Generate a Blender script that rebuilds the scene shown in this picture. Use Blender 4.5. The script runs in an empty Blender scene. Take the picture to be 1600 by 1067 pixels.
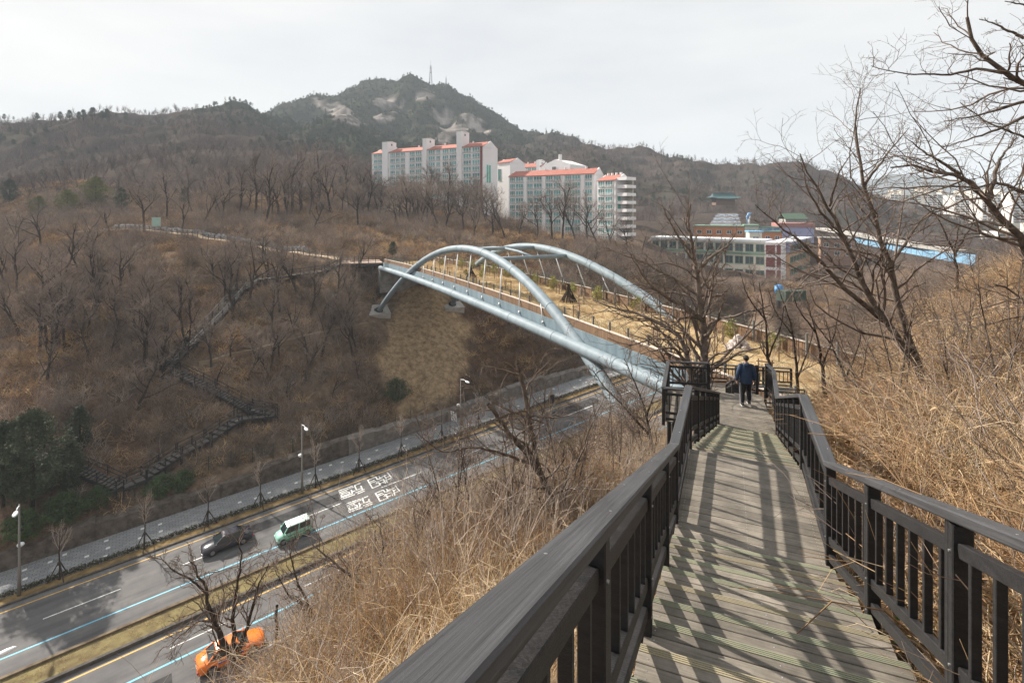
import bpy, math, random
import numpy as np
from mathutils import Vector, Matrix
rnd = random.Random(7)
nrs = np.random.RandomState(11)
SC = bpy.context.scene
COL = SC.collection
R = math.radians

# ------------------------------------------------------------------ camera, sky, sun, exposure
cam_d = bpy.data.cameras.new('camera'); cam = bpy.data.objects.new('camera', cam_d); COL.objects.link(cam)
cam_d.sensor_width = 36.0; cam_d.lens = 18.0; cam_d.shift_y = -0.127
cam_d.clip_start = 0.05; cam_d.clip_end = 6000
cam.location = (0, 0, 0); cam.rotation_euler = (R(90), 0, 0)
SC.camera = cam
SUN_AZ = R(-54.0); SUN_EL = R(35.0)
w = bpy.data.worlds.new('World'); SC.world = w; w.use_nodes = True
nt = w.node_tree; nt.nodes.clear()
out = nt.nodes.new('ShaderNodeOutputWorld'); bg = nt.nodes.new('ShaderNodeBackground')
sky = nt.nodes.new('ShaderNodeTexSky'); sky.sky_type = 'NISHITA'; sky.sun_disc = False
sky.sun_elevation = SUN_EL; sky.sun_rotation = SUN_AZ; sky.altitude = 120
sky.air_density = 1.0; sky.dust_density = 3.0; sky.ozone_density = 1.0
tc = nt.nodes.new('ShaderNodeTexCoord')
mp = nt.nodes.new('ShaderNodeMapping'); mp.inputs['Scale'].default_value = (1.2, 1.2, 5.0); mp.inputs['Rotation'].default_value = (0.1, 0.25, 0.4)
nz = nt.nodes.new('ShaderNodeTexNoise'); nz.inputs['Scale'].default_value = 2.2; nz.inputs['Detail'].default_value = 4; nz.inputs['Roughness'].default_value = 0.55
cr = nt.nodes.new('ShaderNodeValToRGB')
cr.color_ramp.elements[0].position = 0.30; cr.color_ramp.elements[0].color = (4.0, 4.1, 4.22, 1)
cr.color_ramp.elements[1].position = 0.66; cr.color_ramp.elements[1].color = (4.72, 4.72, 4.66, 1)
mx = nt.nodes.new('ShaderNodeMix'); mx.data_type = 'RGBA'; mx.inputs[0].default_value = 0.955   # thin high cloud veiling the blue
nt.links.new(tc.outputs['Generated'], mp.inputs['Vector']); nt.links.new(mp.outputs[0], nz.inputs['Vector'])
nt.links.new(nz.outputs['Fac'], cr.inputs[0]); nt.links.new(sky.outputs[0], mx.inputs[6]); nt.links.new(cr.outputs[0], mx.inputs[7])
nt.links.new(mx.outputs[2], bg.inputs['Color']); bg.inputs['Strength'].default_value = 0.10
nt.links.new(bg.outputs[0], out.inputs[0])
w.cycles.sampling_method = 'NONE'
sun_d = bpy.data.lights.new('sun', 'SUN'); sun_d.energy = 5.0; sun_d.angle = R(0.8); sun_d.color = (1.0, 0.93, 0.84)
sun = bpy.data.objects.new('sun', sun_d); COL.objects.link(sun)
sv = Vector((math.sin(SUN_AZ) * math.cos(SUN_EL), math.cos(SUN_AZ) * math.cos(SUN_EL), math.sin(SUN_EL)))
sun.rotation_euler = sv.to_track_quat('Z', 'Y').to_euler()
SC.view_settings.view_transform = 'Standard'; SC.view_settings.look = 'None'
SC.view_settings.exposure = 0.97; SC.view_settings.gamma = 1.0
try: SC.view_settings.use_curve_mapping = False
except Exception: pass
SC.cycles.volume_bounces = 0; SC.cycles.max_bounces = 4; SC.cycles.diffuse_bounces = 2; SC.cycles.glossy_bounces = 2
SC.cycles.transparent_max_bounces = 8; SC.cycles.adaptive_threshold = 0.02

# ------------------------------------------------------------------ helpers
FPX = 800.0; HOR = 330.0
def P(px, py, Y): return Vector(((px - 800) / FPX * Y, Y, -(py - HOR) / FPX * Y))   # a point measured off the photograph at depth Y

def setp(o, label=None, cat=None, group=None, kind=None):
    if label: o['label'] = label
    if cat: o['category'] = cat
    if group: o['group'] = group
    if kind: o['kind'] = kind
    return o
def thing(name, label, cat, loc=(0, 0, 0), group=None, rotz=0):
    o = bpy.data.objects.new(name, None); COL.objects.link(o); o.location = loc; o.rotation_euler = (0, 0, rotz)
    o.empty_display_size = 0.2
    return setp(o, label, cat, group)

class MB:
    def __init__(s): s.v = []; s.f = []; s.m = []; s.n = 0
    def add(s, vs, fs, mi=0):
        b = s.n; s.v.extend(vs); s.n += len(vs)
        for f in fs: s.f.append(tuple(i + b for i in f)); s.m.append(mi)
    def box(s, c, sz, rz=0, mi=0, M=None):
        x, y, z = sz[0] / 2, sz[1] / 2, sz[2] / 2
        vs = [Vector((a * x, b * y, d * z)) for d in (-1, 1) for b in (-1, 1) for a in (-1, 1)]
        if M is None: M = Matrix.Translation(Vector(c)) @ Matrix.Rotation(rz, 4, 'Z')
        s.add([tuple(M @ v) for v in vs], [(0, 2, 3, 1), (4, 5, 7, 6), (0, 1, 5, 4), (2, 6, 7, 3), (0, 4, 6, 2), (1, 3, 7, 5)], mi); return s
    def beam(s, p, q, wd, ht, ch=0.0, mi=0, up=(0, 0, 1)):
        p = Vector(p); q = Vector(q); d = (q - p).normalized(); u = Vector(up)
        if abs(d.dot(u)) > 0.98: u = Vector((0, 1, 0))
        r = d.cross(u).normalized(); u = r.cross(d).normalized()
        a, b = wd / 2, ht / 2
        if ch > 0: sec = [(-a + ch, -b), (a - ch, -b), (a, -b + ch), (a, b - ch), (a - ch, b), (-a + ch, b), (-a, b - ch), (-a, -b + ch)]
        else: sec = [(-a, -b), (a, -b), (a, b), (-a, b)]
        n = len(sec); vs = [tuple(p + r * i + u * j) for i, j in sec] + [tuple(q + r * i + u * j) for i, j in sec]
        fs = [(i, (i + 1) % n, n + (i + 1) % n, n + i) for i in range(n)] + [tuple(range(n))[::-1], tuple(range(n, 2 * n))]
        s.add(vs, fs, mi); return s
    def tube(s, pts, rad, k=6, mi=0, cap=True):
        pts = [Vector(p) for p in pts]; m = len(pts)
        if not hasattr(rad, '__len__'): rad = [rad] * m
        vs = []; prev = None
        for i in range(m):
            d = (pts[min(i + 1, m - 1)] - pts[max(i - 1, 0)])
            d = d.normalized() if d.length > 1e-9 else Vector((0, 0, 1))
            if prev is None:
                u = d.cross(Vector((0.3, 0.2, 1)) if abs(d.z) < 0.9 else Vector((1, 0.1, 0))).normalized()
            else:
                u = (prev - d * prev.dot(d)); u = u.normalized() if u.length > 1e-6 else d.orthogonal().normalized()
            prev = u; w_ = d.cross(u)
            for j in range(k):
                a = 2 * math.pi * j / k; vs.append(tuple(pts[i] + (u * math.cos(a) + w_ * math.sin(a)) * rad[i]))
        fs = [(i * k + j, i * k + (j + 1) % k, (i + 1) * k + (j + 1) % k, (i + 1) * k + j) for i in range(m - 1) for j in range(k)]
        if cap: fs += [tuple(range(k))[::-1], tuple(range((m - 1) * k, m * k))]
        s.add(vs, fs, mi); return s
    def cyl(s, c, r, h, k=12, mi=0, r2=None):
        c = Vector(c); return s.tube([c, c + Vector((0, 0, h))], [r, r if r2 is None else r2], k, mi)
    def quad(s, a, b, c, d, mi=0): s.add([tuple(a), tuple(b), tuple(c), tuple(d)], [(0, 1, 2, 3)], mi); return s
    def blob(s, c, r, seg=8, rings=5, mi=0, jit=0.0, rg=None):
        c = Vector(c); r = r if hasattr(r, '__len__') else (r, r, r); vs = []; fs = []
        vs.append(tuple(c - Vector((0, 0, r[2]))))
        for i in range(1, rings):
            th = math.pi * i / rings
            for j in range(seg):
                k_ = 1 + (rg.uniform(-jit, jit) if rg else 0); ph = 2 * math.pi * j / seg
                vs.append((c.x + r[0] * math.sin(th) * math.cos(ph) * k_, c.y + r[1] * math.sin(th) * math.sin(ph) * k_, c.z - r[2] * math.cos(th) * k_))
        vs.append(tuple(c + Vector((0, 0, r[2])))); T = len(vs) - 1
        for j in range(seg):
            fs.append((0, 1 + (j + 1) % seg, 1 + j)); fs.append((T, 1 + (rings - 2) * seg + j, 1 + (rings - 2) * seg + (j + 1) % seg))
            for i in range(rings - 2):
                a = 1 + i * seg + j; b = 1 + i * seg + (j + 1) % seg; fs.append((a, b, b + seg, a + seg))
        s.add(vs, fs, mi); return s
    def loft(s, secs, mi=0, cap=True):
        k = len(secs[0]); vs = [tuple(p) for c in secs for p in c]
        fs = [(i * k + j, i * k + (j + 1) % k, (i + 1) * k + (j + 1) % k, (i + 1) * k + j) for i in range(len(secs) - 1) for j in range(k)]
        if cap: fs += [tuple(range(k))[::-1], tuple(range((len(secs) - 1) * k, len(secs) * k))]
        s.add(vs, fs, mi); return s
    def mesh(s, name, mats, smooth=False, org=None):
        me = bpy.data.meshes.new(name)
        v = np.array(s.v, dtype=float).reshape(-1, 3)
        if org is not None: v = v - np.array(org)
        me.from_pydata(v.tolist(), [], s.f)
        for m_ in (mats if isinstance(mats, (list, tuple)) else [mats]): me.materials.append(m_)
        if len(me.materials) > 1: me.polygons.foreach_set('material_index', s.m)
        if smooth: me.polygons.foreach_set('use_smooth', [True] * len(me.polygons))
        me.update(); return me
    def build(s, name, mats, parent=None, smooth=False, world=True):
        # world=True: the vertices are in world space and the parent is an unrotated Empty
        org = parent_origin(parent) if (parent is not None and world) else None
        return link(name, s.mesh(name, mats, smooth, org), parent)
def parent_origin(p):
    o = Vector((0, 0, 0))
    while p is not None: o += Vector(p.location); p = p.parent
    return o
def link(name, me, parent=None, loc=None):
    o = bpy.data.objects.new(name, me); COL.objects.link(o)
    if parent is not None: o.parent = parent
    if loc is not None: o.location = loc
    return o
def copy_tree(o, parent=None):
    c = o.copy(); COL.objects.link(c); c.parent = parent
    for ch in o.children: copy_tree(ch, c)
    return c

MATS = {}
def mat(name, col, rough=0.8, col2=None, scale=5.0, detail=4, bump=0.0, bscale=None, metal=0.0, rand=0.0, coord='Object', stretch=None, ramp=(0.35, 0.65), spec=0.4, emit=None, trans=0.0, alpha=None):
    if name in MATS: return MATS[name]
    if rough >= .9: spec = 0.0
    m = bpy.data.materials.new(name); m.use_nodes = True; n = m.node_tree.nodes; L = m.node_tree.links
    b = n['Principled BSDF']; b.inputs['Roughness'].default_value = rough; b.inputs['Metallic'].default_value = metal
    b.inputs['Specular IOR Level'].default_value = spec
    b.inputs['Base Color'].default_value = (*col, 1)
    src = None
    if col2 is not None or bump > 0:
        if coord == 'World':
            t = n.new('ShaderNodeNewGeometry'); vec = t.outputs['Position']
        else:
            t = n.new('ShaderNodeTexCoord'); vec = t.outputs[coord]
        if stretch:
            mp_ = n.new('ShaderNodeMapping'); mp_.inputs['Scale'].default_value = stretch; L.new(vec, mp_.inputs['Vector']); vec = mp_.outputs[0]
    if col2 is not None:
        z = n.new('ShaderNodeTexNoise'); z.inputs['Scale'].default_value = scale; z.inputs['Detail'].default_value = detail; z.inputs['Roughness'].default_value = 0.6
        L.new(vec, z.inputs['Vector'])
        c = n.new('ShaderNodeValToRGB'); c.color_ramp.elements[0].position = ramp[0]; c.color_ramp.elements[1].position = ramp[1]
        c.color_ramp.elements[0].color = (*col, 1); c.color_ramp.elements[1].color = (*col2, 1)
        L.new(z.outputs['Fac'], c.inputs[0]); src = c.outputs[0]; L.new(src, b.inputs['Base Color'])
    if rand > 0:
        oi = n.new('ShaderNodeObjectInfo'); hs = n.new('ShaderNodeHueSaturation')
        ma = n.new('ShaderNodeMapRange'); ma.inputs[3].default_value = 1 - rand; ma.inputs[4].default_value = 1 + rand
        L.new(oi.outputs['Random'], ma.inputs[0]); L.new(ma.outputs[0], hs.inputs['Value'])
        if src is not None: L.new(src, hs.inputs['Color'])
        else: hs.inputs['Color'].default_value = (*col, 1)
        L.new(hs.outputs[0], b.inputs['Base Color'])
    if bump > 0:
        z2 = n.new('ShaderNodeTexNoise'); z2.inputs['Scale'].default_value = bscale or scale * 3; z2.inputs['Detail'].default_value = 5; L.new(vec, z2.inputs['Vector'])
        bu = n.new('ShaderNodeBump'); bu.inputs['Strength'].default_value = bump; bu.inputs['Distance'].default_value = 0.05
        L.new(z2.outputs['Fac'], bu.inputs['Height']); L.new(bu.outputs[0], b.inputs['Normal'])
    if emit: b.inputs['Emission Color'].default_value = (*emit[0], 1); b.inputs['Emission Strength'].default_value = emit[1]
    if trans: b.inputs['Transmission Weight'].default_value = trans
    if alpha is not None: b.inputs['Alpha'].default_value = alpha
    MATS[name] = m; return m

# ------------------------------------------------------------------ the lie of the land
RA = Vector((0.809, 0.588)); RB = Vector((-0.588, 0.809))           # along / across the main road
RSL = 0.055; RZ0 = -36.0
def road_xy(a, b): return (RA.x * a + RB.x * b, RA.y * a + RB.y * b)
def road_pt(a, b, dz=0.0):
    x, y = road_xy(a, b); return Vector((x, y, RZ0 + RSL * a + dz))
def cmp_(xy):
    r = np.hypot(xy[:, 0], xy[:, 1]); s = np.log1p(r / 30.0) / np.maximum(r, 1e-6)
    return xy * s[:, None]
CP = []
def cpx(px, py, Y): p = P(px, py, Y); CP.append((p.x, p.y, p.z))
for p in [(0, 0, -2.9), (1.5, 2.8, -3.4), (3, 6.7, -4.9), (5.5, 11.5, -6.6), (7, 16.5, -8.7), (8, 21, -10.6), (-1.5, 3, -4.9), (-3, 6, -7.4), (0.5, 8, -7.6), (2.2, 12, -9.6), (3.5, 16, -11.6), (-5, 2, -6),
          (-6, 10, -11.8), (-12, 17, -19.5), (2.5, 20, -10.6), (0, 20, -11.2), (-2.4, 19, -11.6), (-4.5, 18, -12.5), (-5.85, 18, -13.8), (-8.1, 17, -16.2), (-9.5, 18, -18), (-3, 12, -9.9), (0, 11, -8.2), (-2.75, 26, -18.5), (3, 27, -17.0), (-9, 25, -22), (7, 29, -13.6), (6, 33, -14.5), (8.5, 32, -13.6), (9.5, 26, -12.4), (4, 29, -15), (-14, 10, -17), (-20, 8, -19), (-25, 15, -23),
          (-40, 5, -25), (-60, -20, -30), (-20, -15, -9), (0, -20, -1), (20, -15, 4), (40, 0, 6), (40, 25, 2), (-90, -60, -36), (60, -60, 10), (70, 40, 0),
          (3.8, 3, -3.5), (5.5, 5, -4.1), (7, 7, -4.5), (7.5, 10, -5.0), (9.4, 15, -6.4), (11, 11, -4.3), (10, 20, -8.6), (13, 23, -9.9), (17, 27, -10.0), (22, 32, -10.4), (18, 18, -3.8), (22, 22, -3.2), (14, 14, -3.9),
          (22.7, 28, -6.2), (28, 33, -7.5), (30, 25, -1.5), (36, 40, -10), (45, 45, -8), (20, 38, -17), (10, 38, -22), (30, 45, -18), (60, 60, -14), (0, 31, -23), (-15, 24, -24)]: CP.append(p)
for a in range(-180, 121, 20):
    z = RZ0 + RSL * a
    for b in (38.0, 55, 72.2): x, y = road_xy(a, b); CP.append((x, y, z - 0.3))
    x, y = road_xy(a, 73.6); CP.append((x, y, z + 2.0))
for a in (-180, -140, -100, -60, -40): x, y = road_xy(a, 20); CP.append((x, y, RZ0 + RSL * a + 13))
# far hillside, column by column
for px, col in {-400: [(700, 75), (500, 105), (400, 160), (330, 240), (230, 420), (200, 600), (330, 1000)],
                100: [(700, 62), (600, 70), (500, 82), (420, 100), (370, 130), (330, 175), (260, 290), (198, 440), (260, 700)],
                300: [(700, 66.5), (600, 75), (500, 86), (420, 101), (374, 122), (330, 165), (260, 270), (200, 400), (178, 480), (230, 620)],
                430: [(660, 74), (560, 83), (480, 93), (425, 102), (390, 118), (330, 168), (270, 250), (225, 380), (200, 520), (178, 740)],
                530: [(660, 77), (560, 85.5), (480, 93), (418, 101), (385, 116), (330, 168), (280, 235), (240, 340), (205, 500), (146, 775)],
                595: [(650, 80.5), (560, 87.5), (505, 93), (494, 97), (462, 102), (420, 107), (395, 122), (345, 200)],
                650: [(630, 84.5), (560, 90), (500, 96.5), (465, 101), (440, 104), (415, 108), (390, 126), (335, 190)],
                715: [(622, 87.5), (560, 92.5), (500, 100), (480, 103), (450, 107), (412, 113), (392, 130), (335, 195)],
                800: [(600, 96), (540, 103), (490, 110), (450, 116), (415, 124), (385, 140), (345, 190), (350, 225), (300, 330), (260, 470), (192, 700)],
                900: [(560, 108), (500, 115), (450, 123), (415, 132), (385, 150), (372, 185), (385, 210), (330, 290), (285, 420), (222, 640)],
                1000: [(520, 118), (460, 122), (430, 128), (400, 150), (380, 185), (370, 220), (335, 300), (298, 400), (243, 560)],
                1100: [(480, 125), (445, 132), (425, 165), (400, 205), (352, 265), (305, 370), (263, 500)],
                1200: [(500, 108), (455, 130), (432, 170), (405, 210), (355, 270), (318, 350), (268, 470)],
                1300: [(480, 120), (445, 150), (425, 190), (380, 230), (350, 300), (318, 400), (280, 500), (330, 900)],
                1450: [(430, 130), (405, 170), (380, 230), (370, 330), (355, 450), (345, 600), (338, 900)],
                1600: [(420, 130), (400, 180), (390, 260), (380, 330), (372, 500), (355, 700), (340, 1000)],
                2100: [(420, 130), (400, 260), (380, 500), (345, 1000)],
                635: [(275, 330), (230, 500), (183, 650), (112, 800), (160, 1000)],
                590: [(270, 330), (230, 480), (190, 620), (129, 790)], 700: [(275, 330), (235, 500), (190, 630), (132, 790), (200, 1000)],
                750: [(300, 330), (240, 480), (200, 600), (157, 755)], 480: [(215, 520), (185, 640), (158, 765), (200, 1000)],
                20: [(190, 430), (260, 300)], 200: [(192, 455), (250, 310), (330, 172)], 370: [(172, 490), (215, 420)]}.items():
    for py, Y in col: cpx(px, py, Y)
for p in [(-1000, 1500, 20), (0, 1600, 20), (1000, 1500, -10), (2200, 2200, -20), (-2200, 2200, 10), (-2500, 0, 0), (2500, 0, 0), (0, -2500, 0), (0, 3000, 0), (-400, -200, -30), (400, -200, 10), (-600, 300, 40)]: CP.append(p)
CPA = np.array(CP); CQ = cmp_(CPA[:, :2])
def ker(d2): return np.sqrt(d2 + 0.0004)
_D = ((CQ[:, None, :] - CQ[None]) ** 2).sum(2)
_A = ker(_D) - np.eye(len(CQ)) * 0.006
_W = np.linalg.solve(np.block([[_A, np.ones((len(CQ), 1))], [np.ones((1, len(CQ))), np.zeros((1, 1))]]), np.append(CPA[:, 2], 0))
def vnoise(x, y, seed=0):
    xi = np.floor(x).astype(np.int64); yi = np.floor(y).astype(np.int64); fx = x - xi; fy = y - yi
    def h(a, b): 
        n = (a * 374761393 + b * 668265263 + seed * 974711) & 0x7fffffff; n = ((n ^ (n >> 13)) * 1274126177) & 0x7fffffff
        return ((n ^ (n >> 16)) & 0xffff) / 65535.0
    fx = fx * fx * (3 - 2 * fx); fy = fy * fy * (3 - 2 * fy)
    return (h(xi, yi) * (1 - fx) + h(xi + 1, yi) * fx) * (1 - fy) + (h(xi, yi + 1) * (1 - fx) + h(xi + 1, yi + 1) * fx) * fy
def fbm(x, y, seed=0, o=4):
    s = 0; a = 0.5
    for i in range(o): s = s + a * (vnoise(x * 2 ** i, y * 2 ** i, seed + i) - 0.5); a *= 0.5
    return s * 2
def sstep(a, b, x): t = np.clip((x - a) / (b - a), 0, 1); return t * t * (3 - 2 * t)
def ground(X, Y, rough=True):
    X = np.atleast_1d(np.asarray(X, float)); Y = np.atleast_1d(np.asarray(Y, float)); xy = np.stack([X.ravel(), Y.ravel()], 1)
    z = np.empty(len(xy))
    for i in range(0, len(xy), 20000):
        q = cmp_(xy[i:i + 20000]); z[i:i + 20000] = ker(((q[:, None, :] - CQ[None]) ** 2).sum(2)) @ _W[:-1] + _W[-1]
    x, y = xy[:, 0], xy[:, 1]; r = np.hypot(x, y)
    if rough:
        z = z + fbm(x / 7, y / 7, 3) * np.clip(r / 60, 0.25, 1.0) * 1.1 + fbm(x / 60, y / 60, 9) * np.clip((r - 150) / 300, 0, 1) * 22
        z = z + fbm(x / 22, y / 22, 19) * np.clip((r - 350) / 300, 0, 1) * 9
    a = x * RA.x + y * RA.y; b = x * RB.x + y * RB.y; zr = RZ0 + RSL * a - 0.35
    wr = sstep(35.5, 38.0, b) * (1 - sstep(72.6, 73.2, b))
    wr = wr * (1 - sstep(100, 118, a)); z = z * (1 - wr) + wr * zr
    return z.reshape(X.shape)
def gz(x, y): return float(ground([x], [y])[0])
_ys = np.exp(np.linspace(math.log(2.5), math.log(1500), 900))
def hit(px, py, ymin=2.5):
    ys = _ys[_ys >= ymin]; k = (px - 800) / FPX; zr = -(py - HOR) / FPX * ys; d = zr - ground(k * ys, ys); i = np.argmax(d <= 0)
    if d[i] > 0: i = len(ys) - 1
    Y = ys[i]
    if i > 0: t = d[i - 1] / (d[i - 1] - d[i] + 1e-9); Y = ys[i - 1] + (ys[i] - ys[i - 1]) * t
    return Vector((k * Y, Y, -(py - HOR) / FPX * Y))
# ------------------------------------------------------------------ terrain sheet
def attr_mat(name, noise=((0.45, 1.55), 1.1), rough=0.95, bump=0.6):
    m = bpy.data.materials.new(name); m.use_nodes = True; n = m.node_tree.nodes; L = m.node_tree.links; b = n['Principled BSDF']
    b.inputs['Roughness'].default_value = rough; b.inputs['Specular IOR Level'].default_value = 0.0
    at = n.new('ShaderNodeAttribute'); at.attribute_name = 'tint'; g = n.new('ShaderNodeNewGeometry')
    z = n.new('ShaderNodeTexNoise'); z.inputs['Scale'].default_value = noise[1]; z.inputs['Detail'].default_value = 6; z.inputs['Roughness'].default_value = 0.7
    L.new(g.outputs['Position'], z.inputs['Vector'])
    mr = n.new('ShaderNodeMapRange'); mr.inputs[1].default_value = 0.3; mr.inputs[2].default_value = 0.7; mr.inputs[3].default_value = noise[0][0]; mr.inputs[4].default_value = noise[0][1]
    L.new(z.outputs['Fac'], mr.inputs[0])
    vm = n.new('ShaderNodeVectorMath'); vm.operation = 'SCALE'; L.new(at.outputs['Color'], vm.inputs[0]); L.new(mr.outputs[0], vm.inputs['Scale'])
    L.new(vm.outputs[0], b.inputs['Base Color'])
    bu = n.new('ShaderNodeBump'); bu.inputs['Strength'].default_value = bump; bu.inputs['Distance'].default_value = 0.15; L.new(z.outputs['Fac'], bu.inputs['Height']); L.new(bu.outputs[0], b.inputs['Normal'])
    return m
def proj(X, Y, Z):
    Ys = np.maximum(Y, 0.5); return 800 + FPX * X / Ys, HOR - FPX * Z / Ys
def ell(px, py, cx, cy, rx, ry, ang=0.0):
    c, s = math.cos(R(ang)), math.sin(R(ang)); dx, dy = px - cx, py - cy
    return np.clip(1.3 - np.sqrt(((dx * c + dy * s) / rx) ** 2 + ((-dx * s + dy * c) / ry) ** 2), 0, 1) * (dx == dx)
def zones(x, y, z):
    px, py = proj(x, y, z); r = np.hypot(x, y); a = x * RA.x + y * RA.y; b = x * RB.x + y * RB.y
    nn = fbm(x / 35, y / 35, 41); n2 = fbm(x / 12, y / 12, 57)
    rock = np.zeros_like(x)
    for e in [(715, 205, 34, 12, -28), (742, 196, 26, 12, 40), (690, 185, 26, 16, 20), (525, 172, 30, 10, 28), (545, 188, 24, 9, 20), (505, 165, 18, 8, 20), (605, 160, 22, 14, 0), (600, 185, 14, 8, 0), (665, 150, 12, 10, 0)]: rock = np.maximum(rock, ell(px, py, *e))
    rock = np.where((r > 380) & (rock > .02), np.clip((rock + 1.0 * n2 + 0.6 * nn) * 2.6 - 0.75, 0, 1), 0)
    green = np.where(r > 380, np.clip(sstep(0, 1, (430 - np.abs(px - 640) * 1.0 - np.abs(py - 165) * 2.2) / 260) * 1.3 + nn * 0.9, 0, 1), 0) * (1 - rock)
    sand = np.where((y > 78) & (y < 108), np.clip((1.25 - np.sqrt(((px - 657 + (py - 540) * .12) / 62) ** 2 + ((py - 545) / 88) ** 2)) * 4.5 + n2 * 1.8 + fbm(x / 2.5, y / 2.5, 66) * 1.4 - .3, 0, 1), 0)
    near = (1 - sstep(30, 37, b)) * (1 - sstep(45, 70, r))
    return px, py, rock, green, sand, near, nn, n2
T_MAT = attr_mat('hillside_soil')
def terrain():
    ang = np.radians(np.concatenate([np.linspace(-180, -64, 40, endpoint=False), np.linspace(-64, 64, 440, endpoint=False), np.linspace(64, 180, 40, endpoint=False)]))
    rad = np.concatenate([[0.6], np.exp(np.linspace(math.log(1.0), math.log(60), 110, endpoint=False)), np.exp(np.linspace(math.log(60), math.log(130), 110, endpoint=False)), np.exp(np.linspace(math.log(130), math.log(380), 70, endpoint=False)), np.exp(np.linspace(math.log(380), math.log(900), 190, endpoint=False)), np.exp(np.linspace(math.log(900), math.log(3200), 30))])
    A, Rr = np.meshgrid(ang, rad); X = (np.sin(A) * Rr).ravel(); Y = (np.cos(A) * Rr).ravel(); Z = ground(X, Y)
    na, nr = len(ang), len(rad)
    i, j = np.meshgrid(np.arange(nr - 1), np.arange(na), indexing='ij'); j2 = (j + 1) % na
    F = np.stack([i * na + j, i * na + j2, (i + 1) * na + j2, (i + 1) * na + j], -1).reshape(-1, 4)[:, ::-1]
    me = bpy.data.meshes.new('ground'); me.vertices.add(len(X)); me.vertices.foreach_set('co', np.stack([X, Y, Z], 1).ravel())
    me.loops.add(F.size); me.loops.foreach_set('vertex_index', F.ravel().astype(np.int32)); me.polygons.add(len(F))
    me.polygons.foreach_set('loop_start', (np.arange(len(F)) * 4).astype(np.int32)); me.update(); me.validate()
    me.polygons.foreach_set('use_smooth', [True] * len(me.polygons))
    px, py, rock, green, sand, near, nn, n2 = zones(X, Y, Z)
    def lay(c, k, w_): return c * (1 - w_[:, None]) + np.atleast_2d(np.array(k)) * w_[:, None]
    c = np.tile(np.array([0.105, 0.073, 0.053]), (len(X), 1))
    c = lay(c, (0.18, 0.135, 0.096), np.clip(nn * 1.6 + 0.3, 0, 1)); c = lay(c, (0.105, 0.066, 0.045), np.clip(n2 * 2.0, 0, 0.7))
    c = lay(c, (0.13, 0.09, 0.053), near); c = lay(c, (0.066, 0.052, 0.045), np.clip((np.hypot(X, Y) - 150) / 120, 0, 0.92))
    c = lay(c, (0.045, 0.048, 0.034), green); c = lay(c, np.array((0.20, 0.178, 0.160))[None] * (1 + 1.5 * fbm(X / 5, (Y + Z * 2) / 40, 91, 5))[:, None], rock); c = lay(c, (0.30, 0.215, 0.13), sand)
    at = me.attributes.new('tint', 'FLOAT_COLOR', 'POINT'); at.data.foreach_set('color', np.concatenate([c, np.ones((len(X), 1))], 1).ravel())
    me.materials.append(T_MAT); o = link('ground', me); setp(o, 'brown leaf-covered hillsides and rocky mountain', 'ground', kind='structure')
terrain()
# far blue hills on the right horizon
def hills():
    mb = MB(); n = 60
    for k in range(n):
        x0 = -200 + 3200 * k / (n - 1); hz = lambda u: 60 + 110 * math.exp(-((u - 1950) / 420) ** 2) + 70 * math.exp(-((u - 1250) / 300) ** 2) + 12 * math.sin(u / 90) + 6 * math.sin(u / 31)
        mb.v += [(x0, 2250, -60), (x0, 2450, hz(x0)), (x0, 2900, -60)]; mb.n += 3
        if k: b = 3 * (k - 1); mb.f += [(b, b + 3, b + 4, b + 1), (b + 1, b + 4, b + 5, b + 2)]; mb.m += [0, 0]
    o = mb.build('distant_hills', mat('far_forest', (0.06, 0.065, 0.055), 0.95, (0.09, 0.085, 0.07), 0.02, coord='World'), smooth=True)
    setp(o, 'low blue wooded hills on the right horizon', 'hills', kind='structure')
hills()

# ------------------------------------------------------------------ road
def ab_mat(name, build):
    m = bpy.data.materials.new(name); m.use_nodes = True; n = m.node_tree.nodes; L = m.node_tree.links; b = n['Principled BSDF']; b.inputs['Roughness'].default_value = 0.9; b.inputs['Specular IOR Level'].default_value = 0.25
    at = n.new('ShaderNodeAttribute'); at.attribute_name = 'ab'; build(n, L, b, at.outputs['Vector']); return m
def asphalt(n, L, b, vec):
    mp_ = n.new('ShaderNodeMapping'); mp_.inputs['Scale'].default_value = (0.035, 0.55, 1); L.new(vec, mp_.inputs['Vector'])
    z = n.new('ShaderNodeTexNoise'); z.inputs['Scale'].default_value = 2.2; z.inputs['Detail'].default_value = 5; L.new(mp_.outputs[0], z.inputs['Vector'])
    z2 = n.new('ShaderNodeTexNoise'); z2.inputs['Scale'].default_value = 0.35; z2.inputs['Detail'].default_value = 8; z2.inputs['Roughness'].default_value = 0.75; L.new(vec, z2.inputs['Vector'])
    ad = n.new('ShaderNodeMath'); ad.operation = 'ADD'; L.new(z.outputs['Fac'], ad.inputs[0]); L.new(z2.outputs['Fac'], ad.inputs[1])
    c = n.new('ShaderNodeValToRGB'); c.color_ramp.elements[0].position = 0.38; c.color_ramp.elements[1].position = 0.64
    hf = n.new('ShaderNodeMath'); hf.operation = 'MULTIPLY'; hf.inputs[1].default_value = 0.5; L.new(ad.outputs[0], hf.inputs[0]); L.new(hf.outputs[0], c.inputs[0])
    c.color_ramp.elements[0].color = (0.085, 0.083, 0.085, 1); c.color_ramp.elements[1].color = (0.155, 0.148, 0.142, 1); L.new(c.outputs[0], b.inputs['Base Color'])
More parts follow.
